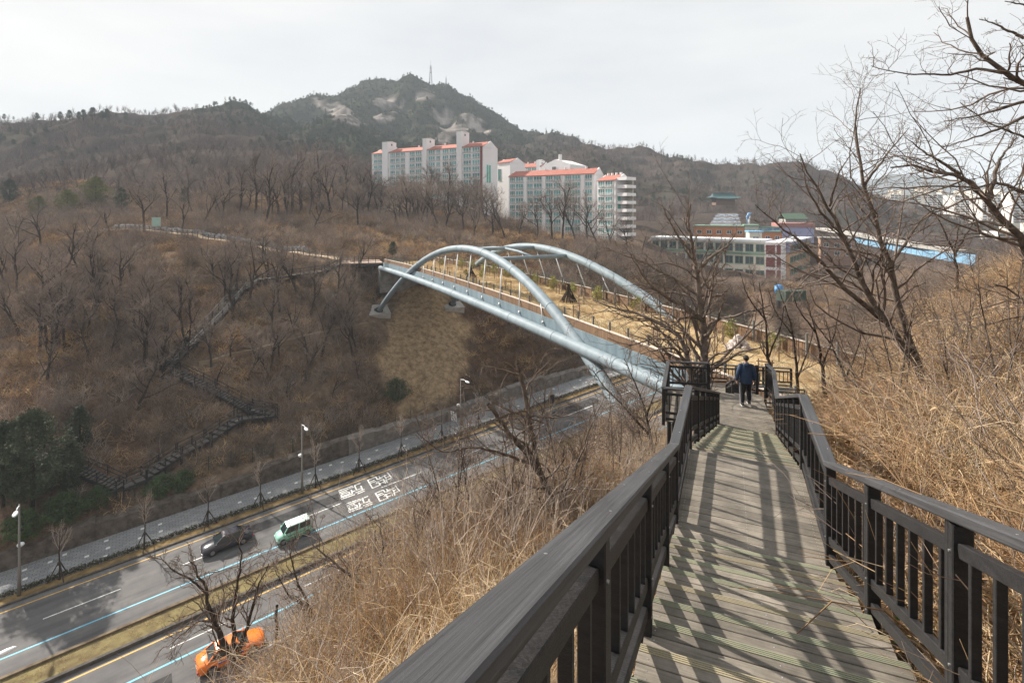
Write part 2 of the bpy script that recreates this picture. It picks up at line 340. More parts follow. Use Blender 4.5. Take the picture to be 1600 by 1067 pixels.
def paver(n, L, b, vec):
    # grey block paving with scattered small white blocks
    def fr(sx, ox):
        sp = n.new('ShaderNodeSeparateXYZ'); L.new(vec, sp.inputs[0]); return sp
    br = n.new('ShaderNodeTexBrick'); br.inputs['Scale'].default_value = 1.0; br.inputs['Brick Width'].default_value = 0.6; br.inputs['Row Height'].default_value = 0.3; br.inputs['Mortar Size'].default_value = 0.02
    br.inputs['Color1'].default_value = (0.20, 0.205, 0.21, 1); br.inputs['Color2'].default_value = (0.27, 0.27, 0.27, 1); br.inputs['Mortar'].default_value = (0.10, 0.10, 0.10, 1); L.new(vec, br.inputs['Vector'])
    vo = n.new('ShaderNodeTexVoronoi'); vo.inputs['Scale'].default_value = 0.62; vo.inputs['Randomness'].default_value = 0.35; vo.distance = 'CHEBYCHEV'; L.new(vec, vo.inputs['Vector'])
    lt = n.new('ShaderNodeMath'); lt.operation = 'LESS_THAN'; lt.inputs[1].default_value = 0.115; L.new(vo.outputs['Distance'], lt.inputs[0])
    mx_ = n.new('ShaderNodeMix'); mx_.data_type = 'RGBA'; L.new(lt.outputs[0], mx_.inputs[0]); L.new(br.outputs['Color'], mx_.inputs[6]); mx_.inputs[7].default_value = (0.62, 0.62, 0.60, 1); L.new(mx_.outputs[2], b.inputs['Base Color'])
M_ASPH = ab_mat('asphalt', asphalt); M_PAVE = ab_mat('pavement_blocks', paver)
A0, A1 = -170, 100
def strip(name, m, b0, b1, dz, a0=A0, a1=A1, parent=None, step=10, kind='structure', label=None, cat=None):
    mb = MB(); na = max(1, int((a1 - a0) / step)); ab = []
    for i in range(na + 1):
        a = a0 + (a1 - a0) * i / na
        for b in (b0, b1): mb.v.append(tuple(road_pt(a, b, dz))); ab += [a, b, 0]
        if i: k = 2 * (i - 1); mb.f.append((k, k + 2, k + 3, k + 1)); mb.m.append(0)
    me = mb.mesh(name, m, org=parent_origin(parent) if parent else None); at = me.attributes.new('ab', 'FLOAT_VECTOR', 'POINT'); at.data.foreach_set('vector', ab)
    o = link(name, me, parent)
    if parent is None: setp(o, label, cat, kind=kind)
    return o
def slab(name, m, b0, b1, z0, z1, a0=A0, a1=A1, parent=None):
    mb = MB(); p = [road_pt(a, b, z) for a in (a0, a1) for b in (b0, b1) for z in (z0, z1)]
    mb.add([tuple(q) for q in p], [(0, 1, 3, 2), (4, 6, 7, 5), (0, 4, 5, 1), (2, 3, 7, 6), (1, 5, 7, 3), (0, 2, 6, 4)]); return mb.build(name, m, parent)
road = strip('road', M_ASPH, 38.6, 66.0, 0.0, label='grey asphalt dual carriageway below the bridge', cat='road')
M_WHITE = mat('road_paint_white', (0.72, 0.72, 0.70), 0.7, (0.5, 0.5, 0.48), 3); M_YEL = mat('road_paint_yellow', (0.62, 0.36, 0.05), 0.7, (0.5, 0.30, 0.07), 2); M_BLU = mat('road_paint_blue', (0.13, 0.44, 0.62), 0.7, (0.2, 0.45, 0.56), 2)
strip('yellow_line', M_YEL, 65.0, 65.14, 0.006, parent=road); strip('yellow_line', M_YEL, 52.05, 52.2, 0.006, parent=road)
strip('blue_line', M_BLU, 58.2, 58.38, 0.006, parent=road); strip('blue_line', M_BLU, 48.85, 49.05, 0.006, parent=road)
for i in range(15): strip('white_dash', M_WHITE, 61.55, 61.69, 0.006, -70 + i * 10.5, -64.5 + i * 10.5, road)
for i in range(15): strip('white_dash', M_WHITE, 45.5, 45.64, 0.006, -66 + i * 10.5, -60.5 + i * 10.5, road)
for i in range(10): strip('white_dash', M_WHITE, 50.5, 50.6, 0.006, -40 + i * 10.5, -36 + i * 10.5, road)
M_KERB = mat('granite_kerb', (0.20, 0.19, 0.18), 0.85, (0.30, 0.29, 0.27), 4); M_KERBD = mat('dark_kerb', (0.07, 0.065, 0.06), 0.9, (0.12, 0.11, 0.10), 3)
M_VERGE = mat('verge_soil', (0.13, 0.09, 0.045), 0.95, (0.24, 0.17, 0.08), 1.6, bump=0.5); M_MED = mat('median_grass', (0.13, 0.10, 0.055), 0.95, (0.21, 0.175, 0.085), 1.2, bump=0.6)
for b0, b1, z, m, nm, lb in [(65.95, 66.15, 0.14, M_KERBD, 'kerb', 'dark kerb beside the planted verge'), (66.15, 67.3, 0.10, M_VERGE, 'verge', 'brown planted verge between road and pavement'), (67.3, 72.3, 0.13, None, 'pavement', ''), (38.3, 38.62, 0.14, M_KERB, 'kerb', 'near kerb of the road'),
                             (55.15, 55.45, 0.42, mat('median_stone', (0.11, 0.085, 0.06), 0.9, (0.2, 0.16, 0.11), 1.5, bump=0.4), 'median_kerb', 'stone kerb on the far side of the median'), (52.75, 53.05, 0.30, M_KERBD, 'median_kerb', 'dark kerb on the near side of the median'), (53.05, 55.15, 0.24, M_MED, 'median_strip', 'dry planted median strip')]:
    if m is None: 
        o = slab('pavement', M_KERB, b0, b1, -0.4, z - 0.01); setp(o, kind='structure'); strip('pavement_blocks', M_PAVE, b0 + 0.15, b1, z, parent=o, step=20)
    else: setp(slab(nm, m, b0, b1, -0.4, z), kind='structure')
strip('near_pavement', M_PAVE, 36.9, 38.3, 0.12, label='near pavement', cat='pavement')
M_PATCH = mat('asphalt_repair', (0.052, 0.051, 0.052), .9, (0.08, 0.078, 0.077), 1.2)
for a_, b_, l_, w_ in [(-22, 59.2, 9, 1.5), (6, 62.3, 14, 1.7), (31, 59.0, 7, 1.4), (-38, 62.6, 6, 1.2), (52, 61.9, 12, 2.2), (-6, 46.2, 8, 1.6), (20, 50.9, 10, .9)]: strip('asphalt_repair', M_PATCH, b_, b_ + w_, 0.004, a_, a_ + l_, road)
for a_, b_ in [(-14, 63.6), (17, 60.4), (-27, 47.3)]:
    c_ = road_pt(a_, b_, .005); mb = MB(); vs_ = [tuple(c_ + V_) for V_ in [Vector((.34 * math.cos(k * .5236), .34 * math.sin(k * .5236), RSL * .34 * (RA.x * math.cos(k * .5236) + RA.y * math.sin(k * .5236)) + .003)) for k in range(12)]]; mb.add(vs_, [tuple(range(12))]); mb.build('manhole_cover', M_KERBD if 'M_KERBD' in globals() else M_PATCH, road)
# painted lettering: strokes read off the photograph, laid on the road plane
def on_road(px, py):
    k = (px - 800) / FPX; s = (py - HOR) / FPX; Y = 36.0 / (s + RSL * (RA.x * k + RA.y)); return Vector((k * Y, Y, -s * Y + 0.006))
def stroke(mb, p, q, wd=0.17):
    p, q = on_road(*p), on_road(*q); d = (q - p).normalized(); n_ = Vector((-d.y, d.x, 0)).normalized() * wd / 2
    mb.quad(p - n_ - d * .05, q - n_ + d * .05, q + n_ + d * .05, p + n_ - d * .05)
GR = [((462, 265), (560, 430)), ((560, 430), (720, 362)), ((720, 362), (690, 312)), ((690, 312), (640, 330)), ((505, 300), (605, 258)), ((520, 325), (630, 285)), ((462, 265), (630, 195)), ((630, 195), (660, 250)), ((660, 250), (775, 208)), ((695, 178), (722, 228)), ((735, 200), (860, 150)),
      ((650, 300), (790, 248)), ((790, 248), (830, 325)), ((715, 335), (815, 300)), ((870, 105), (962, 215)), ((962, 215), (840, 265)), ((840, 265), (872, 310)), ((805, 175), (850, 235)), ((850, 205), (935, 172))]
GL = [((290, 465), (505, 388)), ((300, 490), (520, 403)), ((310, 508), (420, 468)), ((330, 535), (350, 515)), ((350, 515), (450, 485)), ((450, 485), (465, 500)), ((330, 540), (345, 552)), ((345, 552), (465, 508)), ((325, 572), (505, 508)), ((335, 595), (540, 522)), ((540, 380), (625, 347)), ((540, 380), (572, 452)), ((572, 452), (640, 425)), ((640, 390), (662, 440)), ((560, 492), (690, 440)), ((592, 508), (692, 466)), ((490, 448), (505, 500)), ((500, 478), (548, 460))]
for dx, dy, lab in ((0, 0, 'far lane'), (12.0, 20.2, 'lane beside the blue line')):
    for G, ox, oy, s, nm in ((GR, 540, 730, 13.34, 'lettering'), (GL, 500, 720, 10.0, 'lettering')):
        mb = MB()
        for p, q in G: stroke(mb, (ox + p[0] / s + dx, oy + p[1] / s + dy), (ox + q[0] / s + dx, oy + q[1] / s + dy))
        mb.build(nm, M_WHITE, road)

# ------------------------------------------------------------------ timber stairs the photograph is taken from
def deck_mat():
    m = bpy.data.materials.new('deck_board'); m.use_nodes = True; n = m.node_tree.nodes; L = m.node_tree.links; b = n['Principled BSDF']; b.inputs['Roughness'].default_value = .62; b.inputs['Specular IOR Level'].default_value = .35
    t = n.new('ShaderNodeNewGeometry'); tc_ = n.new('ShaderNodeTexCoord'); mp_ = n.new('ShaderNodeMapping'); mp_.inputs['Scale'].default_value = (2.0, 45, 1); L.new(tc_.outputs['Object'], mp_.inputs['Vector'])
    z = n.new('ShaderNodeTexNoise'); z.inputs['Scale'].default_value = 1.5; z.inputs['Detail'].default_value = 5; L.new(mp_.outputs[0], z.inputs['Vector'])
    z2 = n.new('ShaderNodeTexNoise'); z2.inputs['Scale'].default_value = 2.6; z2.inputs['Detail'].default_value = 7; z2.inputs['Roughness'].default_value = .7; L.new(t.outputs['Position'], z2.inputs['Vector'])
    ad = n.new('ShaderNodeMath'); ad.operation = 'MULTIPLY_ADD'; ad.inputs[1].default_value = .4; L.new(z.outputs['Fac'], ad.inputs[0]); h = n.new('ShaderNodeMath'); h.operation = 'MULTIPLY'; h.inputs[1].default_value = .6; L.new(z2.outputs['Fac'], h.inputs[0]); L.new(h.outputs[0], ad.inputs[2])
    c = n.new('ShaderNodeValToRGB'); e = c.color_ramp.elements; e[0].position = .34; e[0].color = (.078, .069, .056, 1); e[1].position = .64; e[1].color = (.26, .228, .185, 1); k = e.new(.5); k.color = (.168, .147, .120, 1); L.new(ad.outputs[0], c.inputs[0])
    oi = n.new('ShaderNodeObjectInfo'); hs = n.new('ShaderNodeHueSaturation'); ma = n.new('ShaderNodeMapRange'); ma.inputs[3].default_value = .72; ma.inputs[4].default_value = 1.22; L.new(oi.outputs['Random'], ma.inputs[0]); L.new(ma.outputs[0], hs.inputs['Value']); L.new(c.outputs[0], hs.inputs['Color']); L.new(hs.outputs[0], b.inputs['Base Color'])
    bu = n.new('ShaderNodeBump'); bu.inputs['Strength'].default_value = .3; bu.inputs['Distance'].default_value = .006; L.new(z.outputs['Fac'], bu.inputs['Height']); L.new(bu.outputs[0], b.inputs['Normal']); return m
M_DECK = deck_mat()
M_NOSE = mat('grooved_nosing', (0.29, 0.28, 0.19), 0.6, (0.225, 0.24, 0.17), 6, rand=0.2)
M_NOSE2 = mat('grooved_nosing_ochre', (0.30, 0.25, 0.165), 0.6, (0.245, 0.22, 0.15), 6, rand=0.2)
M_RAIL = mat('charcoal_stained_wood', (0.0125, 0.0122, 0.0132), 0.5, (0.025, 0.0235, 0.0240), 4, stretch=(2, 2, 8), bump=0.25, bscale=30)
def cap_mat():
    m = bpy.data.materials.new('weathered_cap_rail'); m.use_nodes = True; n = m.node_tree.nodes; L = m.node_tree.links; b = n['Principled BSDF']
    t = n.new('ShaderNodeTexCoord'); mp_ = n.new('ShaderNodeMapping'); mp_.inputs['Scale'].default_value = (1.3, 70, 70); L.new(t.outputs['Object'], mp_.inputs['Vector'])
    z = n.new('ShaderNodeTexNoise'); z.inputs['Scale'].default_value = 1.0; z.inputs['Detail'].default_value = 6; z.inputs['Roughness'].default_value = .65; L.new(mp_.outputs[0], z.inputs['Vector'])
    z2 = n.new('ShaderNodeTexNoise'); z2.inputs['Scale'].default_value = 1.3; z2.inputs['Detail'].default_value = 4; L.new(t.outputs['Object'], z2.inputs['Vector'])
    mx_ = n.new('ShaderNodeMath'); mx_.operation = 'MULTIPLY_ADD'; mx_.inputs[1].default_value = .75; L.new(z.outputs['Fac'], mx_.inputs[0]); h = n.new('ShaderNodeMath'); h.operation = 'MULTIPLY'; h.inputs[1].default_value = .25; L.new(z2.outputs['Fac'], h.inputs[0]); L.new(h.outputs[0], mx_.inputs[2])
    c = n.new('ShaderNodeValToRGB'); e = c.color_ramp.elements; e[0].position = .36; e[0].color = (.012, .012, .013, 1); e[1].position = .62; e[1].color = (.066, .066, .070, 1); k = e.new(.42); k.color = (.034, .034, .036, 1); k = e.new(.5); k.color = (.046, .046, .049, 1)
    L.new(mx_.outputs[0], c.inputs[0]); L.new(c.outputs[0], b.inputs['Base Color']); mr = n.new('ShaderNodeMapRange'); mr.inputs[3].default_value = .38; mr.inputs[4].default_value = .68; L.new(z2.outputs['Fac'], mr.inputs[0]); L.new(mr.outputs[0], b.inputs['Roughness'])
    bu = n.new('ShaderNodeBump'); bu.inputs['Strength'].default_value = .35; bu.inputs['Distance'].default_value = .01; L.new(z.outputs['Fac'], bu.inputs['Height']); L.new(bu.outputs[0], b.inputs['Normal']); MATS['weathered_cap_rail'] = m; return m
M_CAP = cap_mat()
M_SCREW = mat('screw_head', (0.6, 0.6, 0.6), 0.3, metal=0.8)
NR, NT = 0.152, 0.416
az = lambda d: (Vector((math.sin(R(d)), math.cos(R(d)), 0)), Vector((math.cos(R(d)), -math.sin(R(d)), 0)))
stair = thing('timber_stairs', 'grey timber boardwalk stairs descending from the viewer to the bridge', 'stairs', (0.6, 0.4, -1.8))
_plank = {}
def plank(c, ang, ln, wd, name='plank', m=None, th=0.03):
    key = (name, round(ln, 2), round(wd, 3), (m or M_DECK).name)
    if key not in _plank:
        mb = MB(); mb.beam((-ln / 2, 0, -th / 2), (ln / 2, 0, -th / 2), wd, th, 0.004)
        if name == 'nosing':
            mb = MB()
            for i in range(4): mb.beam((-ln / 2, -wd / 2 + wd * (i + .5) / 4, -.002), (ln / 2, -wd / 2 + wd * (i + .5) / 4, -.002), wd / 4 - .004, .008, .002)
        if name == 'plank':
            for sx in (-.46, 0.0, .46):
                for sy in (-.028, .028): mb.tube([(sx * ln, sy, -.001), (sx * ln, sy, .0015)], .0045, 6, 1)
        _plank[key] = mb.mesh(name, [m or M_DECK, M_SCREW])
    o = link(name, _plank[key], stair, Vector(c) - Vector(stair.location)); o.rotation_euler = (0, 0, -ang); return o
def lerp(a, b, t): return a + (b - a) * t
def deck_run(C0, a0, C1, a1, z, W=1.60, bw=0.139):
    L_ = (C1 - C0).length; n = max(1, round(L_ / bw))
    for i in range(n):
        t = (i + .5) / n; c = lerp(C0, C1, t); plank((c.x, c.y, z + rnd.uniform(-.0015, .0015)), R(lerp(a0, a1, t)), W, L_ / n - .006)
def flight(C0, a0, C1, a1, z0, nst, W=1.60, dr=NR):
    # C0: centre of the upper landing's edge; nst treads, each one riser lower
    L_ = (C1 - C0).length; t_ = L_ / nst
    for s in range(nst):
        z = z0 - dr * (s + 1)
        for i in range(3):
            t = (s + (i + .5) / 3) / nst; c = lerp(C0, C1, t); plank((c.x, c.y, z), R(lerp(a0, a1, t)), W, t_ / 3 - .006)
        t = (s + 1) / nst; c = lerp(C0, C1, t); d, n_ = az(lerp(a0, a1, t))
        c = c - d * .034; plank((c.x, c.y, z + .004), R(lerp(a0, a1, t)), W, .058, 'nosing', M_NOSE if (s * 7) % 3 else M_NOSE2)
        c = c + d * .028; mb = MB(); mb.beam(Vector((c.x, c.y, z - .09)) - n_ * W / 2, Vector((c.x, c.y, z - .09)) + n_ * W / 2, .02, .12); mb.build('riser', M_RAIL, stair)
    for sd in (-1, 1):
        d, n_ = az(a0); mb = MB(); mb.beam((C0 + n_ * sd * (W / 2 - .08)).to_3d() if False else Vector((C0.x + n_.x * sd * (W / 2 - .08), C0.y + n_.y * sd * (W / 2 - .08), z0 - .32)), Vector((C1.x + n_.x * sd * (W / 2 - .08), C1.y + n_.y * sd * (W / 2 - .08), z0 - nst * dr - .30)), .07, .22); mb.build('stringer', M_RAIL, stair)
V = Vector
d1, n1 = az(21.0)
N7 = V((2.56, 5.53, 0)); N0 = N7 - d1 * NT * 7
TOP = N7 - d1 * NT * 14                                    # edge of the upper landing, under the viewer
zT = -3.67 + NR * 14
# upper landing under the viewer (behind the lens) then 14 treads down to the middle landing
deck_run(TOP - d1 * 2.2, 21, TOP, 21, zT); flight(TOP, 21, N7, 21, zT, 14)
Z1 = -3.67 - NR
M1a = N7; M1b = V((3.57, 7.93, 0)); deck_run(M1a, 21, M1b, 25.0, Z1)
F2 = V((7.05, 15.4, 0)); flight(M1b, 25.0, F2, 25.5, Z1, 18); Z2 = Z1 - NR * 18
# lower platform
d2, n2 = az(25.5)
def platform(poly, z, ang, name='plank'):
    # planks clipped to a convex polygon, laid across direction ang
    d, n_ = az(ang); ts = [p.dot(d) for p in poly]; t = min(ts)
    while t < max(ts) - .01:
        tm = t + .069; xs = []
        for i in range(len(poly)):
            p, q = poly[i], poly[(i + 1) % len(poly)]; a, b = p.dot(d) - tm, q.dot(d) - tm
            if a * b < 0: xs.append(lerp(p, q, a / (a - b)).dot(n_))
        if len(xs) >= 2:
            c = d * tm + n_ * (min(xs) + max(xs)) / 2; plank((c.x, c.y, z), R(ang), round(max(xs) - min(xs), 1), .133)
        t += .139
platform([V((6.28, 15.75, 0)), V((7.85, 15.0, 0)), V((8.9, 18.3, 0)), V((5.75, 18.9, 0)), V((4.75, 16.1, 0))], Z2, 25.5)
# last flight to the bridge and its landing
F3a = V((7.9, 18.55, 0)); F3b = V((9.3, 24.5, 0)); flight(F3a, 13, F3b, 13, Z2, 17, 1.6); Z3 = Z2 - NR * 17
platform([V((8.4, 24.7, 0)), V((13.5, 23.4, 0)), V((14.6, 26.6, 0)), V((9.3, 27.6, 0))], Z3, 13)
# support posts under the decks
for c, z in [(M1b, Z1), (lerp(M1b, F2, .5), Z1 - 9 * NR), (F2, Z2), (V((5.0, 16.3, 0)), Z2), (V((5.9, 18.7, 0)), Z2), (V((8.6, 18.3, 0)), Z2), (N7, Z1), (V((9.0, 24.6, 0)), Z3), (V((9.6, 27.3, 0)), Z3), (V((13.3, 25, 0)), Z3)]:
    for sd in ((-.7, .7) if c in (M1b, F2, N7) or z > -5.5 else (0,)):
        q = c + n2 * sd; g = gz(q.x, q.y) - .3
        if g < z - .4: MB().beam((q.x, q.y, g), (q.x, q.y, z - .05), .11, .11).build('support_post', M_RAIL, stair)

def railing(name, label, pts, caph=1.0, bay=1.5, cap_w=.13, closed_ends=True, dense=6):
    # pts: (x, y, deck z) along the foot of the railing
    pts = [Vector(p) for p in pts]; root = thing(name, label, 'railing', pts[0]); up = Vector((0, 0, 1))
    for i in range(len(pts) - 1):
        p, q = pts[i], pts[i + 1]; L_ = (q - p).length; nb = max(1, round(L_ / bay)); d = (q - p).normalized()
        o_ = link('cap_rail', MB().beam((-.006, 0, 0), (L_ + .006, 0, 0), cap_w, .055, .008).mesh('cap_rail', M_CAP), root, p + up * (caph - .025) - Vector(root.location))
        y_ = up.cross(d).normalized(); o_.rotation_euler = Matrix((d, y_, d.cross(y_))).transposed().to_euler()
        if i < 3 and L_ > 1:
            for k in range(int(L_ / .75)): MB().tube([(.35 + .75 * k, cap_w * .22 * (1 if k % 2 else -1), .0272), (.35 + .75 * k, cap_w * .22 * (1 if k % 2 else -1), .029)], .0055, 7).build('screw_head', M_SCREW, o_, world=False)
        dh = Vector((d.x, d.y, 0)).normalized()
        for j in range(nb + 1):
            if j == nb and i < len(pts) - 2: continue
            c = lerp(p, q, j / nb); mb = MB()
            mb.beam(c - up * .12 - dh * .028, c + up * (caph - .055) - dh * .028, .095, .052, .006, up=dh); mb.beam(c - up * .12 + dh * .03, c + up * (caph - .055) + dh * .03, .088, .05, .006, up=dh); o_ = mb.build('post', M_RAIL, root)
            if (c - Vector((0, 0, 0))).length < 13:
                nrm = Vector((dh.y, -dh.x, 0)) * (.051 if caph > 1.04 else -.051) * -1; ms = MB()
                for hh in (.05, .30, caph - .2): ms.tube([c + up * hh - dh * .028 + nrm * .9, c + up * hh - dh * .028 + nrm * 1.08], .007, 7)
                ms.build('bolt', M_SCREW, o_)
        for j in range(nb):
            a, b = lerp(p, q, j / nb) + dh * .06, lerp(p, q, (j + 1) / nb) - dh * .06
            a = a + up * (d.z / max(1e-6, Vector((d.x, d.y)).length)) * .06; b = b - up * (d.z / max(1e-6, Vector((d.x, d.y)).length)) * .06
            for h_, nm in ((caph - .20, 'upper_rail'), (.26, 'lower_rail'), (.07, 'toe_rail')):
                MB().beam(a + up * h_, b + up * h_, .05, .075, .005).build(nm, M_RAIL, root)
            for k in range(dense):
                c = lerp(a, b, (k + .5) / dense); MB().beam(c + up * .29, c + up * (caph - .235), .045, .032, .003, up=dh).build('baluster', M_RAIL, root)
    return root
LO = -.80; RO = .825
def edge(C, n_, off, z): return (C.x + n_.x * off, C.y + n_.y * off, z)
kL = .36                                                   # a flight's rail follows the nosings
lp = [edge(TOP - d1 * 1.6, n1, LO, zT + .0), edge(TOP + d1 * .05, n1, LO, zT), edge(N7 + d1 * .55, n1, LO, Z1 - .02), edge(M1b + d2 * .1, n2, LO, Z1), edge(F2 + d2 * .1, n2, LO, Z2)]
railing('railing', 'dark wooden railing on the left of the stairs, running past the viewer', lp, .975, cap_w=.12)
rp = [edge(TOP - d1 * 1.6, n1, RO, zT), edge(TOP + d1 * .05, n1, RO, zT), edge(N7 + d1 * .35, n1, RO, Z1), edge(M1b + d2 * .05, n2, RO, Z1), edge(F2, n2, RO, Z2), (9.0, 17.6, Z2), (9.15, 18.4, Z2)]
railing('railing', 'dark wooden railing on the right of the stairs, before the dry slope', rp, 1.10)
railing('railing', 'dark railing round the lower platform left of the walking man', [(6.2, 15.65, Z2), (4.75, 16.05, Z2), (5.75, 18.85, Z2), (7.15, 18.65, Z2)], 1.05)
railing('railing', 'short railing beside the last flight, behind the walking man', [(7.15, 18.75, Z2), (8.45, 24.6, Z3), (9.2, 27.6, Z3), (14.5, 26.6, Z3)], 1.0)
railing('railing', 'right railing of the last flight down to the bridge', [(8.85, 18.5, Z2), (10.15, 24.2, Z3), (13.4, 23.4, Z3)], 1.0)
# ------------------------------------------------------------------ arch bridge
bC = V((30.55 - .4925 * 63.8, 63.8, 0)); _ca = 1 / math.sqrt(1 + .4925 ** 2); bD = V((-.4925 * _ca, _ca, 0)); bN = V((_ca, .4925 * _ca, 0))
def BP(t, n, z): q = bC + bD * t + bN * n; return V((q.x, q.y, z))
def zb(t): return -8.4 - .00037 * (t + 10) ** 2                 # top of the timber parapet
ZA, KAP = -4.62, .00887
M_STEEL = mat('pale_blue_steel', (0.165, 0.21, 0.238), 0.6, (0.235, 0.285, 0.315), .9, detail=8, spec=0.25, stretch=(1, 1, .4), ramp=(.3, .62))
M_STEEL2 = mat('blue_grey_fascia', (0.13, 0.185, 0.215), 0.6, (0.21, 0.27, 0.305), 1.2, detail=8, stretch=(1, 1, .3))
M_HANG = mat('white_hanger', (0.62, 0.63, 0.62), 0.4)
M_WOODP = mat('brown_timber_panel', (0.15, 0.088, 0.05), 0.75, (0.25, 0.155, 0.09), 2.2, stretch=(3.5, 3.5, .25), rand=.15)
M_CAPW = mat('pale_parapet_cap', (0.58, 0.50, 0.43), 0.6, rand=.05)
M_POST = mat('grey_steel_post', (0.13, 0.135, 0.13), 0.5, rand=.1)
M_CONC = mat('concrete', (0.33, 0.315, 0.29), 0.9, (0.45, 0.43, 0.40), 1.2, bump=.3)
M_CONCD = mat('weathered_concrete', (0.17, 0.16, 0.15), 0.9, (0.29, 0.275, 0.26), 1.0, bump=.3)
M_DARK = mat('dark_steel', (0.03, 0.03, 0.032), 0.6)
M_WIRE = mat('green_wire', (0.10, 0.13, 0.11), 0.5)
br = thing('arch_bridge', 'pale blue steel arch footbridge with planted deck crossing the road', 'bridge', BP(0, 0, zb(0) - 1.3))
T0, T1 = -42.0, 45.0
ts = [T0 + (T1 - T0) * i / 44 for i in range(45)]
for s, nm in ((-1, 'arch'), (1, 'arch')):
    tt = [-41 + 82 * i / 72 for i in range(73)]; z = [ZA - KAP * t * t for t in tt]
    MB().tube([BP(t, s * (4.5 + .198 * (ZA - q)), q) for t, q in zip(tt, z)], .46, 18).build(nm, M_STEEL, br, True)
    for tw in range(-36, 37, 8): q_ = ZA - KAP * tw * tw; q2 = ZA - KAP * (tw + .12) ** 2; MB().tube([BP(tw, s * (4.5 + .198 * (ZA - q_)), q_), BP(tw + .12, s * (4.5 + .198 * (ZA - q2)), q2)], .475, 18).build('weld_band', M_STEEL2, br, True)
    for tw in range(-38, 44, 8): MB().tube([BP(tw, s * 5.95, zb(tw) - 1.72), BP(tw + .1, s * 5.95, zb(tw + .1) - 1.72)], .475, 16).build('weld_band', M_STEEL2, br, True)
    MB().tube([BP(t, s * 5.95, zb(t) - 1.72) for t in ts], .46, 16).build('girder', M_STEEL, br, True)
    mb = MB()
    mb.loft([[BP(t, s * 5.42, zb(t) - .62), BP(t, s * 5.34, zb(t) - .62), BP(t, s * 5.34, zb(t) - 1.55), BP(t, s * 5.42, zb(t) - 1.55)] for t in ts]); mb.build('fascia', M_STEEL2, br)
    for k in range(9):
        t = -18 + 4.5 * k; q = ZA - KAP * t * t; a = BP(t, s * (4.5 + .198 * (ZA - q)), q - .4); b = BP(t - 1.2, s * 5.5, zb(t) - 1.2)
        o = MB().tube([a, b], .06, 8).build('hanger', M_HANG, br, True); MB().tube([lerp(a, b, .93), b], .11, 8).build('hanger_socket', M_HANG, o, True)
    # timber parapet: one panel and one steel fence post to a bay of two metres
    nb = 43
    for k in range(nb):
        a, b = T0 + (T1 - T0) * k / nb, T0 + (T1 - T0) * (k + 1) / nb
        mb = MB(); nn_ = 14
        for j in range(nn_):
            u, v_ = lerp(a, b, (j + .04) / nn_), lerp(a, b, (j + .93) / nn_); o_ = .02 * ((j * 5 + k) % 3)
            mb.loft([[BP(u, s * (5.10 + o_ * .5), zb(u) - .06), BP(u, s * 5.18, zb(u) - .06), BP(u, s * 5.18, zb(u) - 1.15), BP(u, s * (5.10 + o_ * .5), zb(u) - 1.15)], [BP(v_, s * (5.10 + o_ * .5), zb(v_) - .06), BP(v_, s * 5.18, zb(v_) - .06), BP(v_, s * 5.18, zb(v_) - 1.15), BP(v_, s * (5.10 + o_ * .5), zb(v_) - 1.15)]])
        mb.build('timber_panel', M_WOODP, br)
        MB().beam(BP(a, s * 5.13, zb(a)), BP(b, s * 5.13, zb(b)), .17, .07).build('parapet_cap', M_CAPW, br)
        MB().beam(BP(a, s * 4.93, zb(a) - 1.2), BP(a, s * 4.93, zb(a) + .62), .13, .13, .01).build('fence_post', M_POST, br)
        mb = MB()
        for h_ in (.1, .3, .52): mb.tube([BP(a, s * 4.93, zb(a) + h_), BP(b, s * 4.93, zb(b) + h_)], .008, 4)
        for j in range(1, 8): u = lerp(a, b, j / 8); mb.tube([BP(u, s * 4.93, zb(u) + .02), BP(u, s * 4.93, zb(u) + .54)], .005, 3)
        mb.build('wire_mesh', M_WIRE, br)
    # foot of each arch
    for e in (-1, 1):
        t = e * 40.2; q = ZA - KAP * t * t; c = BP(t, s * (4.5 + .198 * (ZA - q)), q)
        Mx = Matrix.Translation(c + V((0, 0, -1.0)) + bD * (e * .6)) @ Matrix.Rotation(math.atan2(bD.y, bD.x) - R(90), 4, 'Z') @ Matrix.Rotation(R(16 * e), 4, 'X')
        o = MB().box(None, (4.0, 4.2, 3.0), M=Mx).build('arch_footing', M_CONC, br)
        d = (BP(e * 38, s * (4.5 + .198 * KAP * 38 ** 2), ZA - KAP * 38 ** 2) - c).normalized(); MB().tube([c - d * .1, c + d * .95], [.95, .62], 12).build('base_plate', M_DARK, o)
M_SOIL = mat('meadow_soil', (0.52, 0.41, 0.245), 0.95, (0.38, 0.29, 0.17), .9, bump=.7, coord='World')
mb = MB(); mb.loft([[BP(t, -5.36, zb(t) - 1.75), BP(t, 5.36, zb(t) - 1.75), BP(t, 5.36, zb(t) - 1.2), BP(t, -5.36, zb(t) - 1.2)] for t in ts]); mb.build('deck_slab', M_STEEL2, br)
mb = MB()
rows = [-4.85, -3.6, -2.2, -.8, .8, 2.2, 3.6, 4.85]
for i, t in enumerate(ts):
    for n_ in rows: mb.v.append(tuple(BP(t, n_, zb(t) - 1.02 + .25 * (1 - (n_ / 4.9) ** 2) + .12 * math.sin(t * .7 + n_)))); mb.n += 1
    if i:
        for j in range(len(rows) - 1): b = (i - 1) * len(rows) + j; mb.f.append((b, b + 1, b + 1 + len(rows), b + len(rows))); mb.m.append(0)
mb.build('planted_bed', M_SOIL, br, True)
def meadow_z(t, n_): return zb(t) - 1.02 + .25 * (1 - (n_ / 4.9) ** 2)
for t in (-7.5, 0, 7.5):
    q = ZA - KAP * t * t; MB().tube([BP(t, -(4.5 + .198 * (ZA - q)), q), BP(t, (4.5 + .198 * (ZA - q)), q)], .22, 10).build('strut', M_STEEL, br, True)
